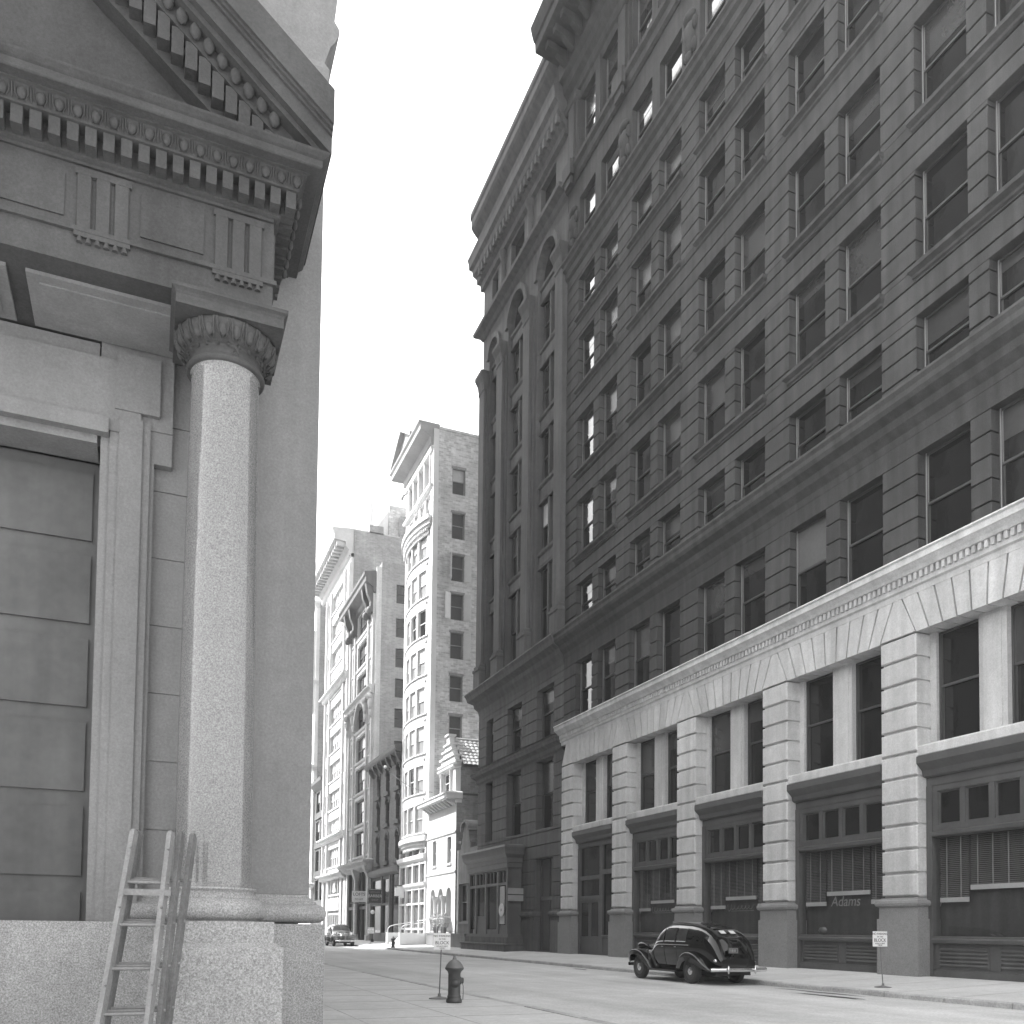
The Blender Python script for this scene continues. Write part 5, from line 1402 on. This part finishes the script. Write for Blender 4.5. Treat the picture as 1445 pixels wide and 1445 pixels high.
    def bumper(y, sgn, z, hw=.88):
        pts = [(x, y - sgn * .10 * (abs(x) / .86) ** 2.4, z) for x in [-hw + 2 * hw * i / 20 for i in range(21)]]
        m = MB()
        for i in range(20):
            a, b = pts[i], pts[i + 1]
            pass
        vs = []
        prof = [(.0, -.055), (.035, -.04), (.045, 0), (.035, .04), (.0, .055), (-.012, 0)]
        m.grid(lambda i, j: (pts[i][0], pts[i][1] + sgn * prof[j % 6][0], z + prof[j % 6][1]), 20, 6)
        for x in (-.42, .42): m.ell((x, y + sgn * .05, z), .035, .03, .11, 10, 8); m.tube([(x, y - sgn * .25, z), (x, y, z)], .025)
        return m
    cp_("rear_bumper", bumper(-2.52, -1, .42), M_CHROME)
    cp_("front_bumper", bumper(2.06, 1, .42, .74), M_CHROME)
    # plate, lamps
    pl_ = cp_("number_plate", MB().box(-.33, -.03, -2.445, -2.425, .84, .99), M_BOARD)
    part("plate_marks", MB().box(-.31, -.05, -2.45, -2.446, .965, .975).box(-.31, -.05, -2.45, -2.446, .855, .865).box(-.31, -.30, -2.45, -2.446, .855, .975).box(-.06, -.05, -2.45, -2.446, .855, .975).box(-.275, -.255, -2.45, -2.446, .88, .95).box(-.235, -.20, -2.45, -2.446, .88, .95).box(-.18, -.145, -2.45, -2.446, .88, .95).box(-.125, -.105, -2.45, -2.446, .88, .95), M_SASHG, pl_, world=False)
    part("bracket", MB().tube([(-.18, -2.34, .74), (-.18, -2.43, .84)], .02), M_DARKIRON, pl_, world=False)
    for s in (-1, 1):
        lm = MB(); lm.lathe((s * .60, -2.18, .64), 0, [(.0, -.12), (.045, -.11), (.05, -.05), (.03, .06), (.0, .10)], 12, True, 'y'); cp_("tail_lamp", lm, M_CHROME)
        hm = MB(); hm.lathe((s * .50, 1.55, .96), 0, [(.0, -.28), (.05, -.24), (.10, -.12), (.125, .04), (.128, .10), (.12, .12)], 18, True, 'y'); h_ = cp_("headlamp", hm, paint)
        part("lens", MB().lathe((s * .50, 1.55, .96), 0, [(.12, .12), (.08, .15), (.0, .165)], 18, True, 'y'), M_CHROME, h_, world=False)
    gr = MB()
    for i in range(9):
        x = -.2 + .05 * i; gr.box(x - .008, x + .008, 2.03 - .05 * abs(x) * 4, 2.06 - .05 * abs(x) * 4, .50, .90 - .3 * x * x)
    gr.tube([(0, 2.05, .48), (0, 2.07, .75), (0, 2.0, .94), (0, 1.8, 1.0), (0, 1.2, 1.045)], .014, 6)
    cp_("grille", gr, M_CHROME)
    hd = MB()
    for s in (-1, 1): hd.box(s * .785 - .012, s * .785 + .012, -.02, .09, .97, .99); hd.box(s * .785 - .012, s * .785 + .012, -.68, -.57, .97, .99)
    cp_("door_handle", hd, M_CHROME)
    for s in (-1, 1):
        for y in (-.64, -.03, .56): sm_ = MB(); sm_.tube([Vector(sm(y, .05 + .35 * i / 8, s)) + Vector((s * .002, 0, 0)) for i in range(9)], .006, 4); cp_("door_seam", sm_, M_INK)
    return root
make_car("parked_sedan", (15.08, 22.80, 0.0), 0, 1.05, "glossy black rounded sedan parked at the far kerb before the restaurant windows", "cars parked along the kerb", M_CAR)
make_car("parked_sedan", (14.9, 73.6, 0.0), R(180), 1.08, "distant grey car facing us, seen just past the stone column pedestal", "cars parked along the kerb", M_CARG)

# ================================================================ STREET FURNITURE
def hydrant(p, label, s=1.0, rz=0):
    o = thing("fire_hydrant", p, label, "hydrant", "fire hydrants at the kerb", rz); o.scale = (s,) * 3
    def hp(nm, mb, m, par=o): return part(nm, mb, m, par, world=False)
    hp("barrel", MB().lathe((0, 0, 0), 0, [(.135, 0), (.145, .01), (.145, .055), (.128, .075), (.122, .10), (.128, .115), (.118, .13), (.112, .15), (.112, .52), (.118, .545), (.135, .575), (.165, .60), (.172, .615), (.172, .632), (.15, .64)], 28), M_HYD)
    b = hp("bonnet", MB().lathe((0, 0, 0), 0, [(.168, .632), (.160, .655), (.142, .69), (.112, .73), (.072, .765), (.04, .78), (.035, .80), (.036, .815), (.024, .82), (.024, .86), (.0, .865)], 28), M_HYDTOP)
    n_ = MB(); n_.lathe((0, 0, .40), 0, [(.0, .17), (.05, .168), (.055, .15), (.055, .125), (.075, .12), (.08, .09), (.085, .05)], 16, True, 'x'); hp("nozzle_cap", n_, M_HYD)
    n_ = MB(); n_.lathe((0, 0, .36), 0, [(.0, -.16), (.06, -.158), (.065, -.13), (.085, -.12), (.09, -.05)], 16, True, 'y'); hp("nozzle_cap", n_, M_HYD)
    ch = MB(); ch.tube([(.15, 0, .36), (.165, 0, .30), (.168, 0, .2), (.165, .01, .05)], .008, 5); hp("chain", ch, M_HYDTOP)
    return o
hydrant((5.22, 15.4, .127), "dark fire hydrant with grey conical bonnet on the near pavement", 1.0, R(-8))
hydrant((16.25, 61.5, .135), "small distant hydrant on the sunlit far kerb before the white townhouse", .95, R(100))
def parking_sign(p, top, hd, label, lean=(0, 0), wdt=.335, ht=.31, blocktxt=True, rz=0):
    o = thing("parking_sign", p, label, "sign", "no parking signs on stands", rz)
    part("stand_base", MB().lathe((0, 0, 0), 0, [(.0, 0), (.20, 0), (.20, .012), (.12, .03), (.035, .045), (.03, .07), (.03, .10), (.0, .10)], 24), M_HYDTOP, o, world=False)
    part("post", MB().tube([(0, 0, .03), (lean[0], lean[1], top)], .013, 8), M_HYDTOP, o, world=False)
    ax = lean[0]; zc = top - ht / 2 + .01; y = lean[1] - .022
    pb = part("panel", MB().box(ax - wdt / 2, ax + wdt / 2, y - .004, y + .004, zc - ht / 2, zc + ht / 2), M_SIGN, o, world=False)
    for s_, z, sz in (("NO PARKING", zc + ht * .33, wdt * .172), ("IN THIS", zc + ht * .14, wdt * .12), ("BLOCK", zc - ht * .09, wdt * .26), ("POLICE DEPT", zc - ht * .31, wdt * .115), ("ORDER", zc - ht * .42, wdt * .09)):
        t = text("lettering", s_, M_INK, o, (0, 0, 0), sz, '-y', .0015); t.location = (ax, y - .006, z)
        t.parent = o
    return o
parking_sign((5.24, 16.34, .127), 1.24, 0, "white NO PARKING sign on a leaning stand beside the dark hydrant", (.035, 0))
parking_sign((16.74, 16.75, .155), 1.36, 0, "white NO PARKING sign on a stand by the far kerb near the right edge", (-.11, 0), .46, .37)
parking_sign((17.6, 74.0, .2), 1.35, 0, "tiny distant white sign on a stand beyond the small far hydrant", (.0, 0), .55, .5)
gl = thing("globe_lamp", (18.9, 78.9, .27), "white glass globe lamp on a thin iron post by the dark rowhouse", "lamp")
part("globe", MB().ell((18.9, 78.9, 2.95), .19, .19, .19, 16, 10), M_LAMP, gl); part("post", MB().tube([(18.9, 78.9, .27), (18.9, 78.9, 2.78)], .04, 8).lathe((18.9, 78.9, .27), 0, [(.16, 0), (.14, .2), (.05, .3)], 12), M_DARKIRON, gl)
cb = thing("span_wire", (18.6, 72.8, 15.0), "thin sagging wire strung from the dark rowhouse cornice to the townhouse roof", "wire")
pts = []
for i in range(15):
    t = i / 14; pts.append((18.75 + .5 * t, 74.6 + (62.4 - 74.6) * t, 15.4 + (11.5 - 15.4) * t - .5 * math.sin(math.pi * t)))
part("wire", MB().tube(pts, .022, 5), M_DARKIRON, cb); part("wire_lamp", MB().ell((18.75, 74.6, 15.4), .14, .14, .14), M_LAMP, cb)  # white globe stands for the lamp at the wire's end
# things in the restaurant window
def yk2(k): return Y_F - k * BAY
sx_ = XR + .25
pt = thing("potted_plant", (sx_ + .55, 24.9, 1.40), "small spiky plant in a clay pot in the restaurant window lettered Adams", "plant")
f = MB(); rn = random.Random(4)
for i in range(14):
    a = rn.uniform(0, 6.28); l = rn.uniform(.35, .62); f.add([(sx_ + .55 + .03 * math.cos(a + 1.6), 24.9 + .03 * math.sin(a + 1.6), 1.62), (sx_ + .55 - .03 * math.cos(a + 1.6), 24.9 - .03 * math.sin(a + 1.6), 1.62), (sx_ + .55 + .16 * math.cos(a), 24.9 + .16 * math.sin(a), 1.62 + l)], [(0, 1, 2)])
part("leaves", f, M_PLANT, pt); part("pot", MB().lathe((sx_ + .55, 24.9, 1.40), 0, [(.0, 0), (.09, 0), (.13, .2), (.15, .2), (.15, .25), (.0, .24)], 14), M_POT, pt)
pt = thing("vase", (sx_ + .5, 23.2, 1.40), "round glazed vase with two arching palm leaves in the restaurant window lettered Adams", "vase")
part("bowl", MB().lathe((sx_ + .5, 23.2, 1.40), 0, [(.0, 0), (.1, .0), (.2, .08), (.24, .16), (.2, .25), (.1, .29), (.1, .32)], 18), M_MIDBL, pt)
f = MB()
for dy, h_ in ((.38, .75), (-.02, .7), (.2, .85)):
    ps_ = [(sx_ + .5, 23.2 + dy * (t ** 1.3), 1.7 + h_ * math.sin(t * 2.4)) for t in [i / 10 for i in range(11)]]
    for i in range(10):
        a, b = ps_[i], ps_[i + 1]; w_ = .02 + .03 * math.sin(math.pi * i / 10)
        f.add([(a[0] - w_, a[1], a[2]), (a[0] + w_, a[1], a[2]), (b[0] + w_, b[1], b[2]), (b[0] - w_, b[1], b[2])], [(0, 1, 2, 3)])
part("palm_leaf", f, M_PLANT, pt)
pt = thing("potted_plant", (sx_ + .5, 35.1, 1.40), "grassy plant in a pale pot in the restaurant window nearest the doors", "plant")
f = MB()
for i in range(16):
    a = rn.uniform(0, 6.28); l = rn.uniform(.4, .8); f.add([(sx_ + .5 + .02, 35.1, 1.65), (sx_ + .5 - .02, 35.1, 1.65), (sx_ + .5 + .3 * math.cos(a), 35.1 + .4 * math.sin(a), 1.65 + l)], [(0, 1, 2)])
part("leaves", f, M_PLANT, pt); part("pot", MB().lathe((sx_ + .5, 35.1, 1.40), 0, [(.0, 0), (.11, 0), (.16, .24), (.18, .24), (.18, .3), (.0, .29)], 14), M_RAIL, pt)

# ================================================================ LADDER: three nested sections leaning at the bank
ld = thing("extension_ladder", (-.2, 7.24, .125), "worn wooden extension ladder of three nested sections leaning before the column pedestal", "ladder")
def rail_line(x22, slope, dy): return lambda z: Vector((x22 - slope * (2.2 - z), 7.2 + .28 * z + dy, z))
secs = [(rail_line(-.105, .130, 0), rail_line(.175, .090, 0), M_WOODW, 0.0), (rail_line(-.085, .130, .06), rail_line(.255, .086, .05), M_WOOD, -.035), (rail_line(-.065, .130, .12), rail_line(.352, .112, .10), M_WOOD, -.07)]
for Lf, Rf, m, dz in secs:
    s_ = MB()
    for f_ in (Lf, Rf):
        zt = 2.21; zs = [.126, 1.0, zt]
        p, q = f_(.13), f_(zt)
        s_.bar(p, q, .038, .072, (.45, .9, 0)); e = (q - p).normalized()
        s_.bar(q + e * .001, q + e * .02, .028, .055, (.45, .9, 0))
    fr_ = part("ladder_section", s_, m, ld)
    r_ = MB()
    for i, z in enumerate((1.80, 1.46, 1.12, .78, .44)):
        a, b = Lf(z - dz * .5), Rf(z - dz * .5); ex = (b - a).normalized() * .03
        part_r = MB().tube([a - ex, b + ex], .0135, 8)
        part("rung", part_r, M_WOODW, fr_)
    if dz == 0:
        a, b = Lf(1.72), Rf(1.72); part("crossbar", MB().bar(a + Vector((-.0, -.03, 0)), b + Vector((.05, -.03, 0)), .02, .05, (0, 0, 1)), M_WOODW, fr_)
        for f_ in (Lf, Rf):
            for z in (2.08, 1.6, 1.0): p = f_(z); part("bolt", MB().ell((p.x - .005, p.y - .042, p.z), .012, .012, .012, 8, 6), M_HYDTOP, fr_)

# ================================================================ air
hz = MB().box(-720, 720, -720, 720, -1, 120)
ho = part("haze", hz, M_INK); ho["kind"] = "stuff"
hm_ = bpy.data.materials.new("haze_air"); hm_.use_nodes = True
t = hm_.node_tree; t.nodes.clear()
o_ = t.nodes.new("ShaderNodeOutputMaterial"); pv = t.nodes.new("ShaderNodeVolumePrincipled")
pv.inputs["Color"].default_value = (.9, .9, .9, 1); pv.inputs["Density"].default_value = 0.0010
t.links.new(pv.outputs[0], o_.inputs["Volume"])
ho.data.materials.clear(); ho.data.materials.append(hm_)
